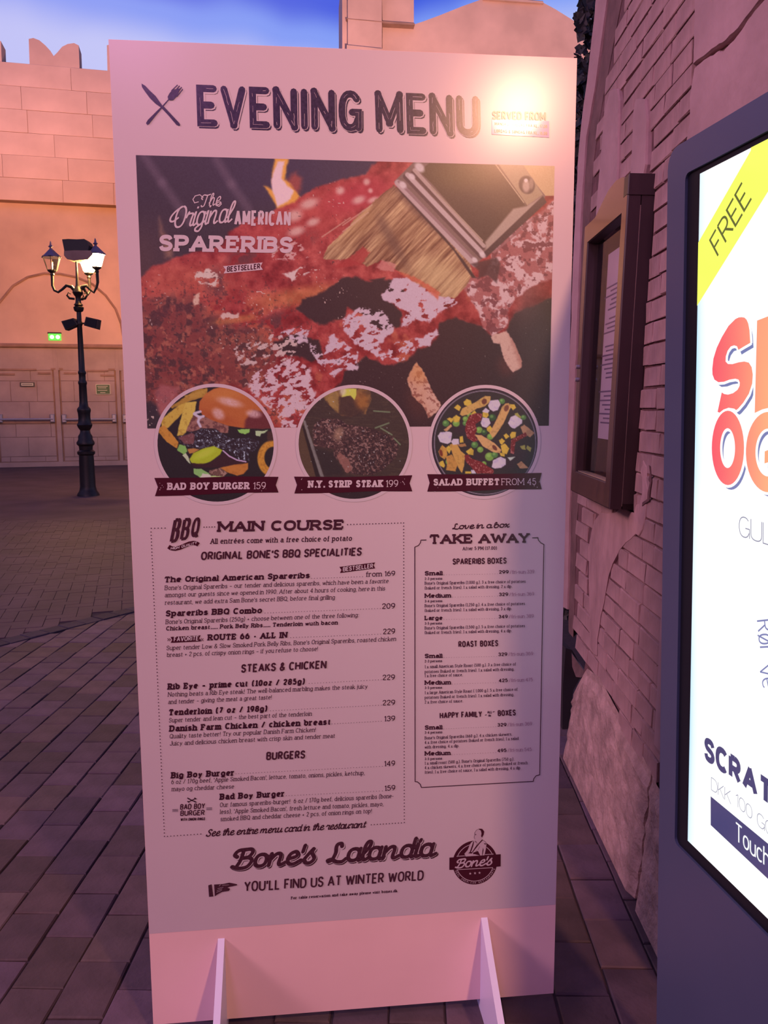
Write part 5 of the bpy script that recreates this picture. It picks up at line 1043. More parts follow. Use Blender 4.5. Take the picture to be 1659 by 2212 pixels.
    # worn inline strokes inside each letter
tA = MB()
for c, w, x0, y0, x1, y1, cap in (('cH', 'EVENING', 445, 367, 1600, 405, 292), ('c1', 'MENU', 945, 361, 1300, 375, 141)):
    a, b = cp(c, x0, y0), cp(c, x1, y1); A_, B_ = bs.at(*a), bs.at(*b); Tt = bs.at(a[0] - 3, a[1] - cap * CR[c][2]); W = np.linalg.norm(B_ - A_); ex = (B_ - A_) / W; H = np.linalg.norm(Tt - A_); ey = (Tt - A_) / H
    # same layout, thin pen: strokes broken into short dashes
    tab = [G[ch] for ch in w]; wt_ = .172 * H; gap = wt_ + H * .09; xs = (W - gap * (len(w) - 1) - wt_) / (sum(g[0] for g in tab) / 100); x = wt_ / 2
    rr_ = random.Random(8)
    for g in tab:
        for s in strokes(g[1], 6)[0]:
            P = [np.array([x + p[0] / 100 * xs, p[1] / 100 * (H - wt_) + wt_ / 2]) for p in s]
            D = []
            for i in range(len(P) - 1):
                m_ = max(1, int(np.linalg.norm(P[i + 1] - P[i]) / .006)); D += [P[i] + (P[i + 1] - P[i]) * k_ / m_ for k_ in range(m_)]
            i = 0
            while i < len(D) - 3:
                L_ = rr_.randint(2, 7); seg_ = [d + np.array([rr_.uniform(-.0007, .0007), rr_.uniform(-.0004, .0004)]) for d in D[i:i + L_]]
                if len(seg_) > 1:
                    v, f = ribbon(seg_, rr_.uniform(.0004, .0009)); tA.add([A_ + ex * q[0] + ey * q[1] + np.array([0, -.00142, 0]) for q in v], f)
                i += L_ + rr_.randint(1, 5)
        x += g[0] / 100 * xs + gap
t0.flat('title_shadow', MT['ink_blue'], board, (0, -1, 0)); t1.flat('title_outline', MT['sheet'], board, (0, -1, 0)); t2.flat('title_text', MT['ink_blue'], board, (0, -1, 0)); tA.flat('title_inline', MT['grey_ink'], board, (0, -1, 0), kind='stuff')
T2(head, 'c1', 'SERVED FROM', 1345, 318, 1530, 322, 31, .17)
# crossed knife and fork
kf = MB()
for L in ([(52, 68), (78, 84), (110, 118), (150, 155), (182, 200), (205, 232), (196, 240), (150, 208), (112, 170), (76, 122), (56, 92)], [(196, 226), (206, 226), (260, 284), (318, 346), (324, 360), (316, 366), (298, 358), (246, 296), (194, 240)], [(84, 345), (96, 324), (150, 270), (200, 222), (206, 230), (160, 284), (108, 350), (94, 360)], [(200, 222), (240, 178), (236, 160), (246, 140), (268, 112), (330, 100), (300, 160), (276, 184), (256, 186), (246, 184), (206, 230)]):
    bs.poly(kf, [cp('cH', *q) for q in L], OFF + len(kf.v) * 6e-6)
for a, b in (((262, 120), (306, 78)), ((276, 134), (320, 84)), ((290, 148), (334, 94)), ((302, 158), (342, 108))): bs.line(kf, [cp('cH', *a), cp('cH', *b)], .0022, OFF + .0006)
kf.flat('cutlery_emblem', MT['ink_blue'], board, (0, -1, 0))
# sticker with the opening hours
stq = [(1343, 317), (1541, 322), (1541, 379), (1343, 368)]; m = MB(); m.prism([bs.at(*cp('c1', *q), .0008) for q in stq], (0, -.0006, 0)); stk = m.build('hours_sticker', MT['sticker'], board, label='glossy white sticker with opening hours')
st = MB(); T2(st, 'c1', 'MANDAG - FREDAG FRA KL. 17.00', 1353, 337, 1534, 347, 12, .2, off=.0032, q=3); T2(st, 'c1', 'L\u00d8RDAG & S\u00d8NDAG FRA KL. 16.00', 1352, 362, 1534, 371, 12, .2, off=.0032, q=3)
st.flat('sticker_text', MT['ink_blue'], stk, (0, -1, 0))
# white wording over the photograph
T2(wtx, 'c1', 'The', 345, 619, 408, 611, 44, .09, script=True, slant=.2); T2(wtx, 'c1', 'Original', 238, 692, 440, 672, 74, .085, script=True, slant=.22)
bs.line(wtx, [cp('c1', *q) for q in ((392, 612), (404, 616), (412, 608), (408, 600), (400, 602), (392, 610))], .0018, OFF)
bs.line(wtx, [cp('c1', *q) for q in ((350, 586), (338, 576), (322, 580), (314, 592), (320, 604), (334, 600))], .0018, OFF)
T2(wtx, 'c1', 'AMERICAN', 456, 682, 650, 684, 53, .17); T2(wtx, 'c1', 'SPARERIBS', 196, 770, 657, 777, 57, **HV)
bs.poly(wtx, [cp('c1', *q) for q in ((418, 822), (554, 809), (547, 822), (555, 834), (420, 847), (427, 834))], .0026)
tg = MB(); T2(tg, 'c1', 'BESTSELLER', 431, 842, 546, 831, 19, .18)
# ribbons under the round photos
for P in ([(93, 747), (250, 746), (400, 741), (556, 743), (546, 774), (556, 801), (400, 803), (220, 812), (95, 815), (106, 781)], [(614, 742), (800, 744), (1055, 737), (1045, 767), (1055, 797), (900, 797), (760, 803), (615, 805), (625, 773)], [(1111, 733), (1300, 734), (1538, 728), (1530, 759), (1538, 789), (1400, 790), (1250, 797), (1111, 798), (1120, 765)]):
    bs.poly(rib, [cp('c2', *q) for q in P], .0026)
T2(wtx, 'c2', 'BAD BOY BURGER', 141, 792, 447, 789, 27, **HV); T2(wtx, 'c2', '159', 461, 789, 508, 788, 26, .10, serif=True)
T2(wtx, 'c2', 'N.Y. STRIP STEAK', 666, 784, 945, 781, 27, **HV); T2(wtx, 'c2', '199', 956, 781, 1002, 780, 26, .10, serif=True)
T2(wtx, 'c2', 'SALAD BUFFET', 1134, 776, 1380, 774, 26, **HV); T2(wtx, 'c2', 'FROM 45', 1388, 774, 1517, 773, 25, .10, serif=True)
rsp = random.Random(6)
for bx in (93, 614, 1111):
    for q in range(9): bs.disc(specks, cp('c2', bx + rsp.choice([rsp.uniform(18, 40), rsp.uniform(395, 420)]), rsp.uniform(748, 800)), rsp.uniform(.0005, .0012), OFF, 5)
# MAIN COURSE column
for ch, x0, x1, yb, yt in (('B', 196, 338, 552, 150), ('B', 362, 502, 512, 146), ('Q', 532, 664, 462, 140)): T2(head, 'cb', ch, x0, yb, x1, yb - 18, yb - yt, .135)
bs.line(rib, [cp('cb', *q) for q in ((182, 606), (225, 634), (290, 642), (370, 624), (450, 588), (520, 558), (590, 546), (640, 556), (672, 578))], .0094, .0026)
T2(wtx, 'cb', 'HIGH', 214, 662, 356, 644, 48, .2); T2(wtx, 'cb', 'QUALITY', 388, 630, 644, 566, 48, .18)
T2(head, 'c3', 'MAIN COURSE', 470, 135, 1222, 122, 63, **HV)
T2(items, 'c3', 'All entr\u00e9es come with a free choice of potato', 427, 207, 1272, 188, 33, **MD)
T2(head, 'c3', "ORIGINAL BONE'S BBQ SPECIALITIES", 370, 304, 1330, 277, 51, .19)
bs.poly(rib, [cp('c3', *q) for q in ((1198, 344), (1411, 317), (1402, 334), (1411, 352), (1201, 380), (1210, 362))], .0026); T2(wtx, 'c3', 'BESTSELLER', 1218, 372, 1399, 350, 27, .18)
for c, t, x0, y0, x1, y1, cap in (('c3', 'The Original American Spareribs', 152, 437, 1020, 411, 36), ('c3', 'Spareribs BBQ Combo', 160, 640, 735, 620, 37), ('c3', 'ROUTE 66 - ALL IN', 411, 783, 886, 768, 37), ('c4', 'Rib Eye \u2013 prime cut (10oz / 285g)', 172, 192, 990, 160, 38), ('c4', 'Tenderloin (7 oz / 198g)', 178, 346, 766, 322, 38), ('c4', 'Danish Farm Chicken / chicken breast', 182, 443, 1145, 401, 38), ('c4', 'Big Boy Burger', 192, 722, 570, 705, 38), ('c4', 'Bad Boy Burger', 483, 850, 870, 830, 38),
    ('c5', 'Small', 280, 697, 468, 694, 46), ('c5', 'Medium', 280, 933, 557, 929, 46), ('c5', 'Large', 280, 1168, 468, 1165, 46), ('c6', 'Small', 280, 104, 466, 101, 46), ('c6', 'Medium', 280, 385, 556, 380, 46), ('c6', 'Small', 280, 858, 466, 853, 46), ('c6', 'Medium', 280, 1131, 552, 1124, 46)):
    T2(items, c, t, x0, y0, x1, y1, cap, **HV)
T2(items, 'c3', 'Chicken breast..... Pork Belly Ribs..... Tenderloin wuth bacon', 163, 724, 1187, 688, 26, wt=.20, serif=True, q=3)
for c, t, x0, y0, x1, y1, cap in (('c3', 'from 169', 1355, 403, 1530, 397, 31), ('c3', '209', 1452, 595, 1530, 592, 33), ('c3', '229', 1458, 746, 1530, 743, 33), ('c4', '229', 1455, 135, 1529, 132, 32), ('c4', '229', 1455, 286, 1530, 283, 32), ('c4', '139', 1465, 381, 1530, 378, 32), ('c4', '149', 1465, 649, 1530, 646, 32), ('c4', '159', 1467, 796, 1531, 792, 32)):
    T2(digit, c, t, x0, y0, x1, y1, cap, wt=.13, serif=True)
for c, t, x0, y0, x1, y1 in (('c3', "Bone's Original Spareribs \u2013 our tender and delicious spareribs, which have been a favorite", 155, 482, 1490, 440), ('c3', 'amongst our guests since we opened in 1990. After about 4 hours of cooking, here in this', 155, 525, 1470, 484), ('c3', "restaurant, we add extra Sam Bone's secret BBQ, before final grilling", 157, 570, 1170, 537),
    ('c3', "Bone's Original Spareribs (250g) + choose between one of the three following:", 160, 685, 1312, 643), ('c3', "Super tender Low & Slow Smoked Pork Belly Ribs, Bone's Original Spareribs, roasted chicken", 165, 841, 1535, 785), ('c3', 'breast + 2 pcs. of crispy onion rings \u2013 if you refuse to choose!', 168, 882, 1068, 845),
    ('c4', 'Nothing beats a Rib Eye steak! The well-balanced marbling makes the steak juicy', 174, 234, 1365, 184), ('c4', 'and tender \u2013 giving the meat a great taste!', 175, 278, 793, 249), ('c4', 'Super tender and lean cut \u2013 the best part of the tenderloin', 180, 388, 1032, 347), ('c4', 'Quality taste better! Try our popular Danish Farm Chicken!', 184, 483, 1055, 443), ('c4', 'Juicy and delicious chicken breast with crisp skin and tender meat', 186, 526, 1170, 479),
    ('c4', "6 oz / 170g beef, 'Apple Smoked Bacon', lettuce, tomato, onions, pickles, ketchup,", 194, 756, 1348, 700), ('c4', 'mayo og cheddar cheese', 196, 798, 568, 782), ('c4', 'Our famous spareribs-burger!  6 oz / 170g beef, delicious spareribs (bone-', 484, 893, 1520, 838), ('c4', "less), 'Apple Smoked Bacon', fresh lettuce and tomato, pickles, mayo,", 485, 934, 1460, 886), ('c4', 'smoked BBQ and cheddar cheese + 2 pcs. of onion rings on top!', 487, 977, 1390, 928)):
    T2(small, c, t, x0, y0, x1, y1, 27, **LT)
bs.poly(rib, [cp('c3', *q) for q in ((190, 762), (370, 752), (360, 770), (372, 788), (190, 797), (200, 780))], .0026); T2(wtx, 'c3', 'FAVORITE', 208, 790, 357, 783, 29, .17)
for x, d in ((172, 1), (182, 1), (376, -1), (386, -1)): bs.line(rib, [cp('c3', x, 762 + 8), cp('c3', x + 7 * d, 778), cp('c3', x, 786)], .0013, OFF)
T2(head, 'c3', 'STEAKS & CHICKEN', 610, 976, 1120, 951, 51, .19); T2(head, 'c4', 'BURGERS', 760, 613, 993, 603, 50, .19)
for a in (('c3', 1032, 413, 1336, 402, 19), ('c3', 754, 619, 1442, 592, 42), ('c3', 907, 766, 1444, 745, 32), ('c4', 1017, 155, 1448, 132, 26), ('c4', 786, 318, 1448, 284, 40), ('c4', 1154, 396, 1448, 380, 19), ('c4', 580, 694, 1454, 649, 52), ('c4', 880, 825, 1454, 796, 34),
    ('c5', 484, 690, 1046, 680, 22), ('c5', 574, 925, 1046, 915, 18), ('c5', 484, 1161, 1042, 1150, 22), ('c6', 484, 98, 1036, 86, 22), ('c6', 570, 376, 1054, 362, 19), ('c6', 482, 849, 1028, 826, 22), ('c6', 566, 1120, 1028, 1098, 18)): dots(dotm, *a, r=.00085 if a[0] in ('c3', 'c4') else .0006)
for a in (('px', 327, 1141, 357, 1140.5, 5), ('px', 441, 1138.5, 464, 1138, 5), ('px', 751, 1133, 866, 1129.5, 18), ('px', 326.5, 1149, 355.5, 1806, 92), ('px', 872, 1129.5, 873.3, 1776, 94), ('px', 362, 1806, 434, 1801, 11), ('px', 802, 1781, 867, 1777, 11)): dots(dotm, *a, r=.00135)
T2(head, 'c4', 'BAD BOY', 246, 909, 395, 902, 34, .17); T2(head, 'c4', 'BURGER', 247, 946, 393, 941, 33, .17); T2(small, 'c4', 'WITH ONION RINGS', 249, 976, 396, 971, 18, .18, q=3)
for a, b in (((296, 842), (338, 862)), ((338, 842), (296, 862))):
    bs.line(small, [cp('c4', *a), cp('c4', *b)], .0022, OFF)
    for e in (a, b):
        for d in (-3, 3): bs.disc(small, cp('c4', e[0] + d, e[1] + d * .6 - 1), .0016, OFF, 6)
for k_ in range(5):
    bs.line(small, [cp('c4', 200, 906 + k_ * 3.5), cp('c4', 235, 905 + k_ * 3.5)], .0005, OFF); bs.line(small, [cp('c4', 403, 896 + k_ * 3.5), cp('c4', 438, 895 + k_ * 3.5)], .0005, OFF)
scr = MB(); T2(scr, 'c4', 'See the entire menu card in the restaurant', 400, 1070, 1350, 1016, 44, .15, script=True, slant=.22)
# TAKE AWAY column
T2(scr, 'c5', 'Love in a box', 570, 214, 1170, 193, 64, .18, script=True, slant=.25); T2(head, 'c5', 'TAKE AWAY', 330, 366, 1380, 352, 102, **HV); T2(items, 'c5', 'After 5 PM (17.00)', 680, 431, 1040, 425, 36, **MD)
T2(head, 'c5', 'SPARERIBS BOXES', 575, 584, 1143, 572, 66, .19); T2(head, 'c5', 'ROAST BOXES', 635, 1454, 1055, 1442, 66, .19); T2(head, 'c6', 'HAPPY FAMILY', 438, 742, 884, 725, 66, .19); T2(head, 'c6', 'BOXES', 1050, 716, 1240, 708, 64, .19); T2(small, 'c6', 'ALL', 940, 688, 990, 685, 28, .2); T2(small, 'c6', 'IN', 952, 723, 978, 721, 26, .2)
bs.line(small, [cp('c6', 914, 706), cp('c6', 934, 700)], .0016, OFF); bs.line(small, [cp('c6', 996, 672), cp('c6', 1016, 666)], .0016, OFF)
for c, t, x0, y0, x1, y1 in (('c5', '299', 1062, 679, 1165, 677), ('c5', '329', 1062, 915, 1160, 913), ('c5', '349', 1058, 1149, 1155, 1147), ('c6', '329', 1055, 83, 1150, 80), ('c6', '425', 1060, 358, 1155, 355), ('c6', '329', 1046, 826, 1142, 822), ('c6', '495', 1046, 1096, 1142, 1092)): T2(items, c, t, x0, y0, x1, y1, 37, .2, serif=True)
gp = MB()
for c, t, x0, y0, x1, y1 in (('c5', '/fri-sun 339', 1178, 679, 1435, 674), ('c5', '/fri-sun 369', 1172, 914, 1433, 908), ('c5', '/fri-sun 389', 1168, 1148, 1428, 1141), ('c6', '/fri-sun 369', 1162, 80, 1422, 72), ('c6', '/fri-sun 475', 1168, 355, 1418, 347), ('c6', '/fri-sun 369', 1154, 822, 1410, 811), ('c6', '/fri-sun 545', 1154, 1091, 1406, 1081)): T2(gp, c, t, x0, y0, x1, y1, 37, .10, serif=True, q=3)
PB = 'potatoes (baked or french fries). 1 x salad with dressing,'
for c, t, x0, y0, x1, y1, cap, w in (('c5', '2-3 persons', 280, 745, 466, 741, 27, .16), ('c5', "Bone's Original Spareribs (1.000 g.). 3 x free choice of potatoes", 280, 795, 1342, 774, 33, .12), ('c5', '(baked or french fries). 1 x salad with dressing, 2 x dip.', 280, 845, 1200, 827, 33, .12), ('c5', '3-4 persons', 280, 981, 466, 977, 27, .16), ('c5', "Bone's Original Spareribs (1.250 g.). 4 x free choice of potatoes", 280, 1032, 1335, 1008, 33, .12), ('c5', '(baked or french fries). 1 x salad with dressing, 3 x dip.', 280, 1082, 1197, 1061, 33, .12), ('c5', '3-5 persons', 280, 1216, 464, 1212, 27, .16), ('c5', "Bone's Original Spareribs (1.500 g.). 5 x free choice of potatoes", 280, 1267, 1335, 1242, 33, .12), ('c5', '(baked or french fries). 1 x salad with dressing, 4 x dip.', 280, 1315, 1197, 1294, 33, .12),
    ('c6', '2-3 persons', 280, 150, 464, 145, 27, .16), ('c6', '1 x small American Style Roast (500 g.). 3 x free choice of', 280, 211, 1240, 181, 33, .12), ('c6', PB, 280, 263, 1222, 234, 33, .12), ('c6', '1 x free choice of sauce.', 280, 305, 680, 294, 33, .12), ('c6', '3-5 persons', 280, 430, 464, 425, 27, .16), ('c6', '1 x large American Style Roast ( 1.000 g.). 5 x free choice of', 280, 484, 1257, 447, 33, .12), ('c6', PB, 280, 534, 1220, 502, 33, .12), ('c6', '2 x free choice of sauce.', 280, 583, 682, 569, 33, .12),
    ('c6', '3-4 persons', 280, 901, 466, 895, 27, .16), ('c6', "Bone's Original Spareribs (660 g.). 4 x chicken skewers,", 280, 961, 1200, 919, 33, .12), ('c6', '4 x free choice of potatoes (baked or french fries), 1 x salad', 280, 1008, 1267, 964, 33, .12), ('c6', 'with dressing, 4 x dip.', 280, 1057, 642, 1042, 33, .12), ('c6', '3-5 persons', 280, 1179, 464, 1172, 27, .16), ('c6', "1 x small roast (500 g.). Bone's Original Spareribs (750 g.).", 280, 1227, 1220, 1181, 33, .12), ('c6', '4 x chicken skewers, 4 x free choice of potatoes (baked or french', 280, 1274, 1362, 1221, 33, .12), ('c6', 'fries). 1 x free choice of sauce, 1 x salad with dressing, 4 x dip', 280, 1322, 1285, 1274, 33, .12)):
    T2(small, c, t, x0, y0, x1, y1, cap, w, serif=True, q=2)
fr = [cp('c5', 298, 323), cp('c5', 241, 325), cp('c5', 236, 350), cp('c5', 216, 380), cp('c5', 176, 398), cp('c6', 179, 1404), cp('c6', 205, 1408), cp('c6', 232, 1432), cp('c6', 246, 1466), cp('c6', 1423, 1402), cp('c6', 1430, 1372), cp('c6', 1452, 1344), cp('c6', 1491, 1332), cp('c5', 1535, 370), cp('c5', 1500, 352), cp('c5', 1478, 326), cp('c5', 1471, 298), cp('c5', 1412, 301)]
fl_ = MB(); bs.line(fl_, fr, .0019, OFF); fl_.flat('take_away_border', MT['ink'], board, (0, -1, 0))
# foot of the sheet
sA, sB, sC = Many(), Many(), Many()
for mb, d, o, w in ((sA, (2.4, 3.0), .0012, .19), (sB, (.9, 1.1), .0019, .225), (sC, (0, 0), .0027, .17)):
    for t, x0, y0, x1, y1 in (("Bone's", 352, 245, 668, 222), ('Lalandia', 716, 222, 1120, 196)):
        a, b = cp('c7', x0, y0), cp('c7', x1, y1); bs.text(mb, t, (a[0] + d[0], a[1] + d[1]), (b[0] + d[0], b[1] + d[1]), (a[0] + d[0], a[1] + d[1] - 46), o, w, script=True, slant=.24, round_=True)
sA.flat('brand_shadow', MT['ink'], board, (0, -1, 0)); sB.flat('brand_outline', MT['sheet'], board, (0, -1, 0)); sC.flat('brand_text', MT['ink_worn'], board, (0, -1, 0))
T2(head, 'c7', "YOU'LL FIND US AT WINTER WORLD", 401, 328, 1085, 284, 40, .15); T2(items, 'c7', 'For table reservation and take away please visit bones.dk', 580, 357, 985, 329, 11, .2, serif=True, q=2)
hand = MB()
for L in ([(265, 303), (278, 299), (284, 345), (268, 347)], [(287, 300), (320, 298), (345, 293), (362, 296), (375, 299), (374, 303), (345, 309), (338, 312), (348, 316), (344, 324), (318, 328), (300, 338), (290, 345)]): bs.poly(hand, [cp('c7', *q) for q in L], OFF)
hand.flat('pointing_hand', MT['ink_worn'], board, (0, -1, 0)); hl = MB()
for a, b in (((296, 330), (316, 322)), ((300, 316), (322, 310)), ((298, 323), (318, 316)), ((318, 303), (344, 301)), ((306, 306), (312, 300))): bs.line(hl, [cp('c7', *a), cp('c7', *b)], .0007, OFF + .0003)
hl.flat('hand_lines', MT['sheet'], board, (0, -1, 0))
# round emblem with a man in shirt and braces
lg = [MB() for _ in range(5)]; Cl = cp('cL', 838, 905)
def lp(x, y): return cp('cL', x, y)
def larc(cx, cy, r, a0, a1, n=22, ky=.985): return [lp(cx + r * math.cos(math.radians(a)), cy - r * ky * math.sin(math.radians(a)) - (r * math.cos(math.radians(a))) * .045) for a in np.linspace(a0, a1, n)]
bs.poly(lg[0], larc(838, 905, 470, 0, 355, 48), .0012)
bs.line(lg[1], larc(838, 905, 398, 20, 160), .0016, .0016); bs.line(lg[1], larc(838, 905, 398, 200, 340), .0016, .0016)
bs.line(lg[1], [lp(450, 775), lp(1230, 727)], .0016, .0016); bs.line(lg[1], [lp(450, 1058), lp(1215, 1012)], .0016, .0016)
for L in ([(640, 780), (610, 720), (680, 640), (720, 540), (760, 480), (820, 440), (838, 410), (818, 370), (832, 330), (835, 270), (870, 220), (930, 190), (990, 200), (1030, 250), (1020, 320), (985, 370), (990, 420), (1060, 470), (1082, 520), (1070, 620), (1040, 750), (960, 790), (880, 805), (740, 800)],): bs.poly(lg[1], [lp(*q) for q in L], .0018)
for L in ([(940, 190), (990, 195), (1032, 250), (1020, 320), (985, 380), (965, 350), (975, 290), (960, 230), (915, 205)], [(838, 440), (868, 470), (880, 500), (846, 470)], [(985, 420), (1005, 435), (940, 500), (860, 600), (790, 690), (770, 690), (850, 570), (930, 480)], [(800, 470), (822, 450), (800, 560), (750, 690), (725, 690), (770, 560)], [(1020, 500), (1066, 500), (1060, 535)], [(1010, 590), (1020, 640), (1000, 740), (985, 760), (995, 660)], [(835, 305), (870, 312), (850, 330)], [(720, 690), (790, 680), (770, 715), (690, 710)], [(790, 700), (900, 660), (950, 760), (800, 720)]): bs.poly(lg[2], [lp(*q) for q in L], .0023)
for L in ([(838, 410), (818, 370), (832, 330), (835, 270), (870, 220), (930, 190)], [(640, 780), (610, 720), (680, 640), (720, 540)], [(1040, 750), (1070, 620), (1082, 520), (1060, 470), (990, 420)], [(880, 640), (840, 700), (800, 740)], [(940, 560), (900, 640)], [(890, 490), (850, 600)]): bs.line(lg[2], [lp(*q) for q in L], .0007, .0023)
bs.poly(lg[3], [lp(*q) for q in ((300, 800), (1380, 728), (1378, 985), (298, 1060))], .0026)
bs.text(lg[4], "Bone's", lp(420, 1030), lp(1180, 960), lp(420, 830), .0031, .15, script=True, slant=.32, round_=True)
for x, y in ((738, 1138), (838, 1130), (934, 1122)):
    bs.poly(lg[4], [lp(x + (30 if i % 2 == 0 else 12) * math.sin(math.radians(36 * i)), y - (30 if i % 2 == 0 else 12) * math.cos(math.radians(36 * i))) for i in range(10)], .0019)
arc_t = 'REAL AMERICAN RESTAURANTS'; aa0, aa1 = 203, 338
for i, ch in enumerate(arc_t):
    if ch == ' ': continue
    a = aa0 + (aa1 - aa0) * i / (len(arc_t) - 1); f = lambda r, da: lp(838 + r * math.cos(math.radians(a + da)), 905 - r * .985 * math.sin(math.radians(a + da)) - r * math.cos(math.radians(a)) * .045)
    bs.text(lg[4], ch, f(452, -1.7), f(452, 1.7), f(416, -1.7), .0019, .16, q=2)
for mb, nm, mt_ in ((lg[0], 'emblem_disc', 'ribbon_ink'), (lg[1], 'emblem_figure', 'grey_print' if False else 'grey_ink'), (lg[2], 'emblem_lines', 'ribbon_ink'), (lg[3], 'emblem_band', 'ribbon_ink'), (lg[4], 'emblem_text', 'grey_ink')): mb.flat(nm, MT[mt_], board, (0, -1, 0))
for mb, nm, mt_ in ((head, 'heading_text', 'ink_worn'), (items, 'item_text', 'ink'), (small, 'description_text', 'ink'), (digit, 'price_text', 'ink'), (gp, 'weekend_price_text', 'ink_grey'), (dotm, 'dotted_lines', 'ink'), (rib, 'ribbon', 'ribbon_ink'), (wtx, 'white_text', 'white_ink'), (specks, 'ribbon_specks', 'white_ink'), (tg, 'tag_text', 'ribbon_ink'), (scr, 'script_text', 'ink')):
    o_ = mb.flat(nm, MT[mt_], board, (0, -1, 0))
    if isinstance(mb, MB) and nm != 'tag_text': o_['kind'] = 'stuff'

# ================================================================== TOUCH-SCREEN KIOSK
dh = ray(525, 877); dh[2] = 0; dh /= np.linalg.norm(dh); ne = np.cross(ray(1442.6, 348), ray(1418, 2212)); ku = np.cross(ne, dh); ku /= np.linalg.norm(ku); ku *= np.sign(ku[2])
kn = np.cross(dh, ku); kn *= -np.sign(kn[0])             # out of the screen, towards the square (-x)
K0 = CAM + ray(1455, 320) * 1.5
KE = hit(1434, 1000, K0, kn)
def K(a, z, o=0.0): return KE + (-dh) * a + ku * ((z - KE[2]) / ku[2]) + kn * o      # a: from the far edge towards the viewer, z: height, o: proud of the front
def kap(px, py, o=0.0):
    h = hit(px, py, KE + kn * o, kn) - KE - kn * o; return -float(np.dot(h, dh)), float(h[2] + KE[2])
kiosk = empty('touch_screen_kiosk', tuple(K(.36, 0, -.05)), label='free-standing dark kiosk with a brightly lit advertising screen', cat='kiosk')
kz1 = kap(1470, 311)[1]; KW = .74; rad = .035
sTL = kap(1478, 377, 0); sBL = kap(1459, 1822, 0)
a0, zt_, zb_ = sBL[0] * .5 + sTL[0] * .5, sTL[1], sBL[1]; a1 = KW - a0
def rrect(x0, x1, z0, z1, r, n=5):
    o = []
    for cx, cz, b in ((x1 - r, z1 - r, 0), (x0 + r, z1 - r, 90), (x0 + r, z0 + r, 180), (x1 - r, z0 + r, 270)):
        for t in np.linspace(0, 90, n): o.append((cx + r * math.cos(math.radians(b + t)), cz + r * math.sin(math.radians(b + t))))
    return o
outer = rrect(0, KW, .012, kz1, rad, 6); inner = rrect(a0, a1, zb_, zt_, .012, 6); n = len(outer); m = MB()
vs = [K(a, z, 0) for a, z in outer] + [K(a, z, 0) for a, z in inner] + [K(a, z, -.006) for a, z in inner] + [K(a, z, -.085) for a, z in outer] + [K(a * .985 + .005, z, .0) for a, z in outer]
fs = [(i, (i + 1) % n, n + (i + 1) % n, n + i) for i in range(n)] + [(n + i, n + (i + 1) % n, 2 * n + (i + 1) % n, 2 * n + i) for i in range(n)] + [(i, (i + 1) % n, 3 * n + (i + 1) % n, 3 * n + i) for i in range(n)] + [tuple(range(3 * n, 4 * n))]
m.add(vs[:4 * n], fs); m.build('housing', MT['kiosk'], kiosk)
MB().prism([K(a, z, -.0055) for a, z in inner], -kn * .004).build('bezel', MT['kiosk_black'], kiosk)
s1 = kap(1513, 375, -.005); s2 = kap(1485, 1815, -.005); sa = (s1[0] + s2[0]) / 2; sb = a1 - (sa - a0)
# the lit panel: white with a cool bluish fall-off at its far edge
def screen():
    xs = np.concatenate([np.linspace(sa, sa + .05, 14), np.linspace(sa + .055, sb, 8)]); zs = np.linspace(s2[1], s1[1], 40); vs = []; cl = []
    for z in zs:
        for a in xs:
            vs.append(K(a, z, -.0048)); t = math.exp(-max(0, a - sa) / .016) * (.75 + .25 * math.sin(z * 9)); w = np.array((1.06, 1.08, 1.07)); cl.append(list(w * (1 - t) + np.array((.50, .82, 1.02)) * t) + [1])
    nx = len(xs); me = bpy.data.meshes.new('screen'); me.from_pydata([tuple(v) for v in vs], [], [(j * nx + i, j * nx + i + 1, (j + 1) * nx + i + 1, (j + 1) * nx + i) for j in range(len(zs) - 1) for i in range(nx - 1)])
    at = me.color_attributes.new('ink', 'FLOAT_COLOR', 'POINT'); at.data.foreach_set('color', np.array(cl, np.float32).reshape(-1)); me.materials.append(MT['screen']); me.update()
    bm = bmesh.new(); bm.from_mesh(me); bmesh.ops.reverse_faces(bm, faces=[f for f in bm.faces if f.normal.dot(Vector(kn)) < 0]); bm.to_mesh(me); bm.free()
    o = bpy.data.objects.new('screen', me); S.collection.objects.link(o); o.parent = kiosk; o.matrix_parent_inverse = Matrix.Translation(-kiosk.location); return o
scn = screen(); ks = Sheet(K(.3, 1.2, -.0048), kn)
def clipa(pts):   # keep a print inside the lit area
    o = []; n = len(pts)
    lo = lambda p: np.dot(p - KE, -dh) - sa
    for i in range(n):
        a, b = pts[i], pts[(i + 1) % n]; fa, fb = lo(a), lo(b)
        if fa >= 0: o.append(a)
        if fa * fb < 0: o.append(a + (b - a) * fa / (fa - fb))
    return o
yb = MB(); yq = [ks.at(*q, .0006) for q in ((1440, 740), (1505, 605), (1559, 507), (1620, 400), (1700, 262), (1760, 262), (1820, 330), (1700, 395), (1659, 414), (1640, 440), (1560, 580), (1506, 672))]
A1, A2 = kap(1509, 522), kap(1617, 325); B1, B2 = kap(1505, 660), kap(1655, 412)
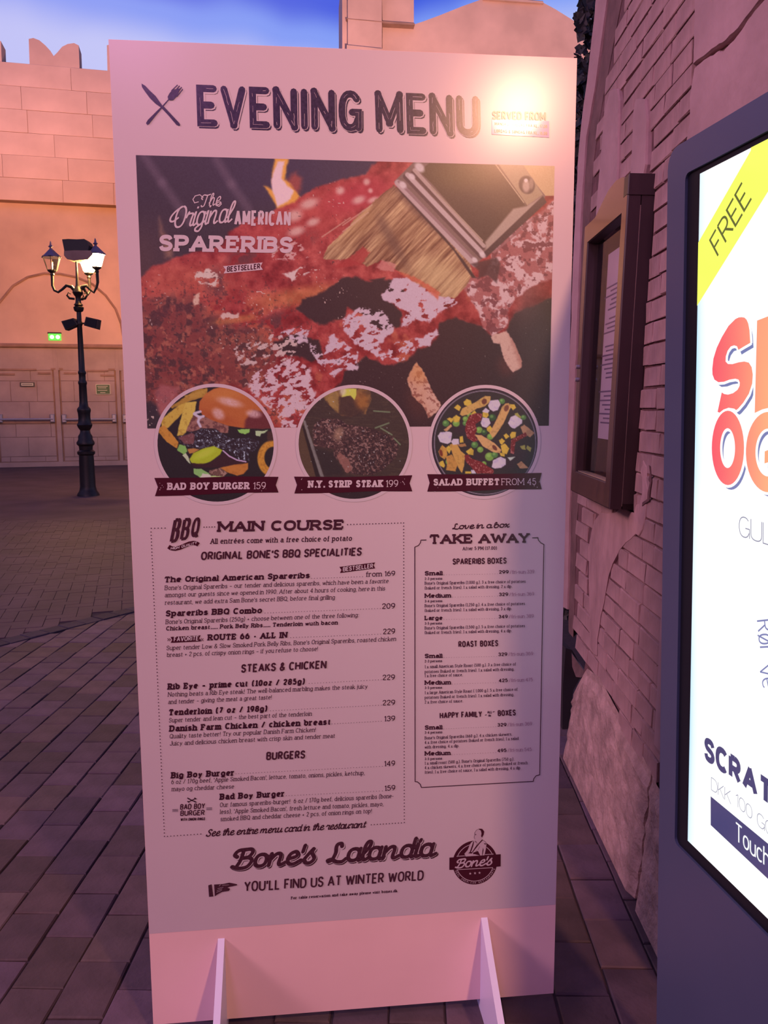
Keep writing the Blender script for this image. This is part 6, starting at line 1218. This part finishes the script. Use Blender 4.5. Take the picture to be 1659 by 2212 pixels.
# parallel diagonal band across the corner of the screen
yb.poly([K(sa, A1[1], -.0040), K(A2[0], A2[1], -.0040), K(A2[0], s1[1], -.0040), K(B2[0] + (s1[1] - B2[1]) * (B2[0] - B1[0]) / (B2[1] - B1[1]), s1[1], -.0040), K(B2[0], B2[1], -.0040), K(sa, B1[1], -.0040)])
yb.flat('yellow_banner', MT['yellow_px'], kiosk, kn)
ol_ = MB(); ks.text(ol_, 'FREE', (1552.5, 556), (1627, 428), (1533, 519), .0013, .095); ol_.flat('banner_text', MT['olive_px'], kiosk, kn)
def q4(a, b): return (1480 + a * .2442, 660 + b * .2442)
def colored(name, polys, off, grad, parent):
    vs, fs, cl = [], [], []
    for P in polys:
        b = len(vs); pts = [ks.at(*q4(*q), off) for q in P]; vs += [tuple(v) for v in pts]; fs.append(tuple(range(b, b + len(P)))); cl += [grad(*q) for q in P]
    me = bpy.data.meshes.new(name); me.from_pydata(vs, [], fs); at = me.color_attributes.new('ink', 'FLOAT_COLOR', 'POINT'); at.data.foreach_set('color', np.array(cl, np.float32).reshape(-1)); me.materials.append(MT['letter_glow']); me.update()
    bm = bmesh.new(); bm.from_mesh(me); bmesh.ops.reverse_faces(bm, faces=[f for f in bm.faces if f.normal.dot(Vector(kn)) < 0]); bmesh.ops.triangulate(bm, faces=bm.faces); bm.to_mesh(me); bm.free()
    o = bpy.data.objects.new(name, me); S.collection.objects.link(o); o.parent = parent; o.matrix_parent_inverse = Matrix.Translation(-parent.location)
def grad(x, y):
    t = min(1, max(0, (x - 246) / 480)); c0, c1 = np.array((250, 92, 108)), np.array((255, 176, 128)); return list(lin(c0 + (c1 - c0) * t)) + [1]
SP = [(505, 103), (530, 106), (550, 125), (565, 160), (576, 220), (583, 330), (530, 360), (478, 392), (465, 360), (440, 352), (410, 362), (382, 400), (366, 450), (364, 495), (385, 517), (425, 518), (480, 502), (530, 495), (570, 505), (595, 545), (605, 610), (600, 690), (570, 780), (520, 860), (475, 912), (458, 925), (440, 912), (390, 904), (345, 920), (310, 948), (293, 940), (312, 850), (330, 768), (350, 782), (385, 788), (430, 775), (470, 745), (488, 710), (490, 680), (478, 655), (450, 647), (400, 655), (350, 674), (300, 678), (265, 655), (248, 610), (246, 560), (256, 470), (285, 375), (330, 280), (390, 180), (450, 120), (480, 105)]
def el(cx, cy, rx, ry, n=40, a0=0, a1=360): return [(cx + rx * math.cos(math.radians(a)), cy + ry * math.sin(math.radians(a))) for a in np.linspace(a0, a1, n + 1)[:-1 if a1 - a0 == 360 else None]]
def annulus(cx, cy, rx, ry, ix, iy, icx, icy, a0=0, a1=360, n=40):
    A = [(cx + rx * math.cos(math.radians(a)), cy + ry * math.sin(math.radians(a))) for a in np.linspace(a0, a1, n + 1)]; B = [(icx + ix * math.cos(math.radians(a)), icy + iy * math.sin(math.radians(a))) for a in np.linspace(a0, a1, n + 1)]
    return [[A[i], A[i + 1], B[i + 1], B[i]] for i in range(n)]
OO = annulus(386, 1259, 143, 329, 66, 176, 383, 1261); GG = annulus(745, 1296, 200, 356, 112, 212, 742, 1300, 40, 330, 36) + [[(712, 1290), (930, 1200), (930, 1330), (710, 1396)]]
stem = [(643, 133), (960, 10), (960, 850), (745, 905), (690, 918), (622, 950)]
shift = lambda P, dx, dy: [(x + dx, y + dy) for x, y in P]
outl = lambda P: [shift(P, dx, dy) for dx, dy in ((17, 0), (-17, 0), (0, 24), (0, -24), (12, 16), (-12, 16), (12, -16), (-12, -16))]
sh_m = MB(); wh_m = MB()
for P in [SP] + OO + GG: ks.poly(sh_m, [q4(*q) for q in shift(P, 24, 42)], .0004)
for P in [SP, stem] + [el(386, 1259, 162, 352)]: ks.poly(wh_m, [q4(*q) for q in shift(P, 4, 4)], .0009) if P is not SP else [ks.poly(wh_m, [q4(*q) for q in s], .0007 + .00001 * i) for i, s in enumerate(outl(SP))]
sh2 = MB(); [ks.poly(sh2, [q4(*q) for q in P], .0011) for P in annulus(400, 1285, 60, 172, 60, 172, 392, 1270, 170, 275, 12)]
wh2 = MB()
for P in annulus(386, 1259, 162, 352, 50, 152, 383, 1261): pass
sh_m.flat('letter_shadows', MT['navy_soft'], kiosk, kn)
wa = MB()
for s in outl(SP): ks.poly(wa, [q4(*q) for q in s], .0008)
for P in annulus(386, 1259, 162, 354, 50, 150, 384, 1262) + annulus(745, 1296, 222, 382, 94, 188, 742, 1300, 40, 330, 36): ks.poly(wa, [q4(*q) for q in P], .0010)
ks.poly(wa, [q4(*q) for q in shift(stem, -20, 0)], .0008)
wa.flat('letter_outlines', MT['white_px'], kiosk, kn)
colored('headline_letters', [SP, stem], .0013, grad, kiosk); colored('headline_letters', OO + GG, .0016, grad, kiosk)
tn = Many(); ks.text(tn, 'GUL', (1597, 1158), (1668, 1180), (1597, 1113), .0008, .05); ks.text(tn, 'DKK', (1537, 1706), (1580, 1738), (1537, 1678), .0008, .05); ks.text(tn, '100', (1590, 1740), (1626, 1772), (1590, 1712), .0008, .05); ks.text(tn, 'GO', (1636, 1782), (1672, 1812), (1636, 1752), .0008, .05)
tn.flat('thin_text', MT['thin_px'], kiosk, kn)
rv = Many(); ks.text(rv, 'R\u00f8r', (1635, 1340), (1643, 1412), (1672, 1336), .0008, .06); ks.text(rv, 've', (1640, 1440), (1650, 1490), (1672, 1432), .0008, .06); rv.flat('slanted_text', MT['navy_soft'], kiosk, kn)
nv = MB(); ks.text(nv, 'SCRAT', (1522, 1640), (1671, 1750), (1522, 1588), .0008, .24); ks.poly(nv, [(1536, 1720), (1720, 1872), (1720, 1955), (1536, 1782)], .0008); nv.flat('button_and_title', MT['navy_px'], kiosk, kn)
tb = MB(); ks.text(tb, 'Touch', (1590, 1815), (1664, 1880), (1590, 1774), .0014, .09); tb.flat('button_text', MT['white_px'], kiosk, kn)
# foot plate
fp = MB(); fp.prism([np.array((*K(a, 0, o)[:2], 0)) for a, o in ((-.01, .05), (KW + .01, .05), (KW + .01, -.17), (-.01, -.17))], (0, 0, .012)); fp.build('foot_plate', MT['kiosk'], kiosk)
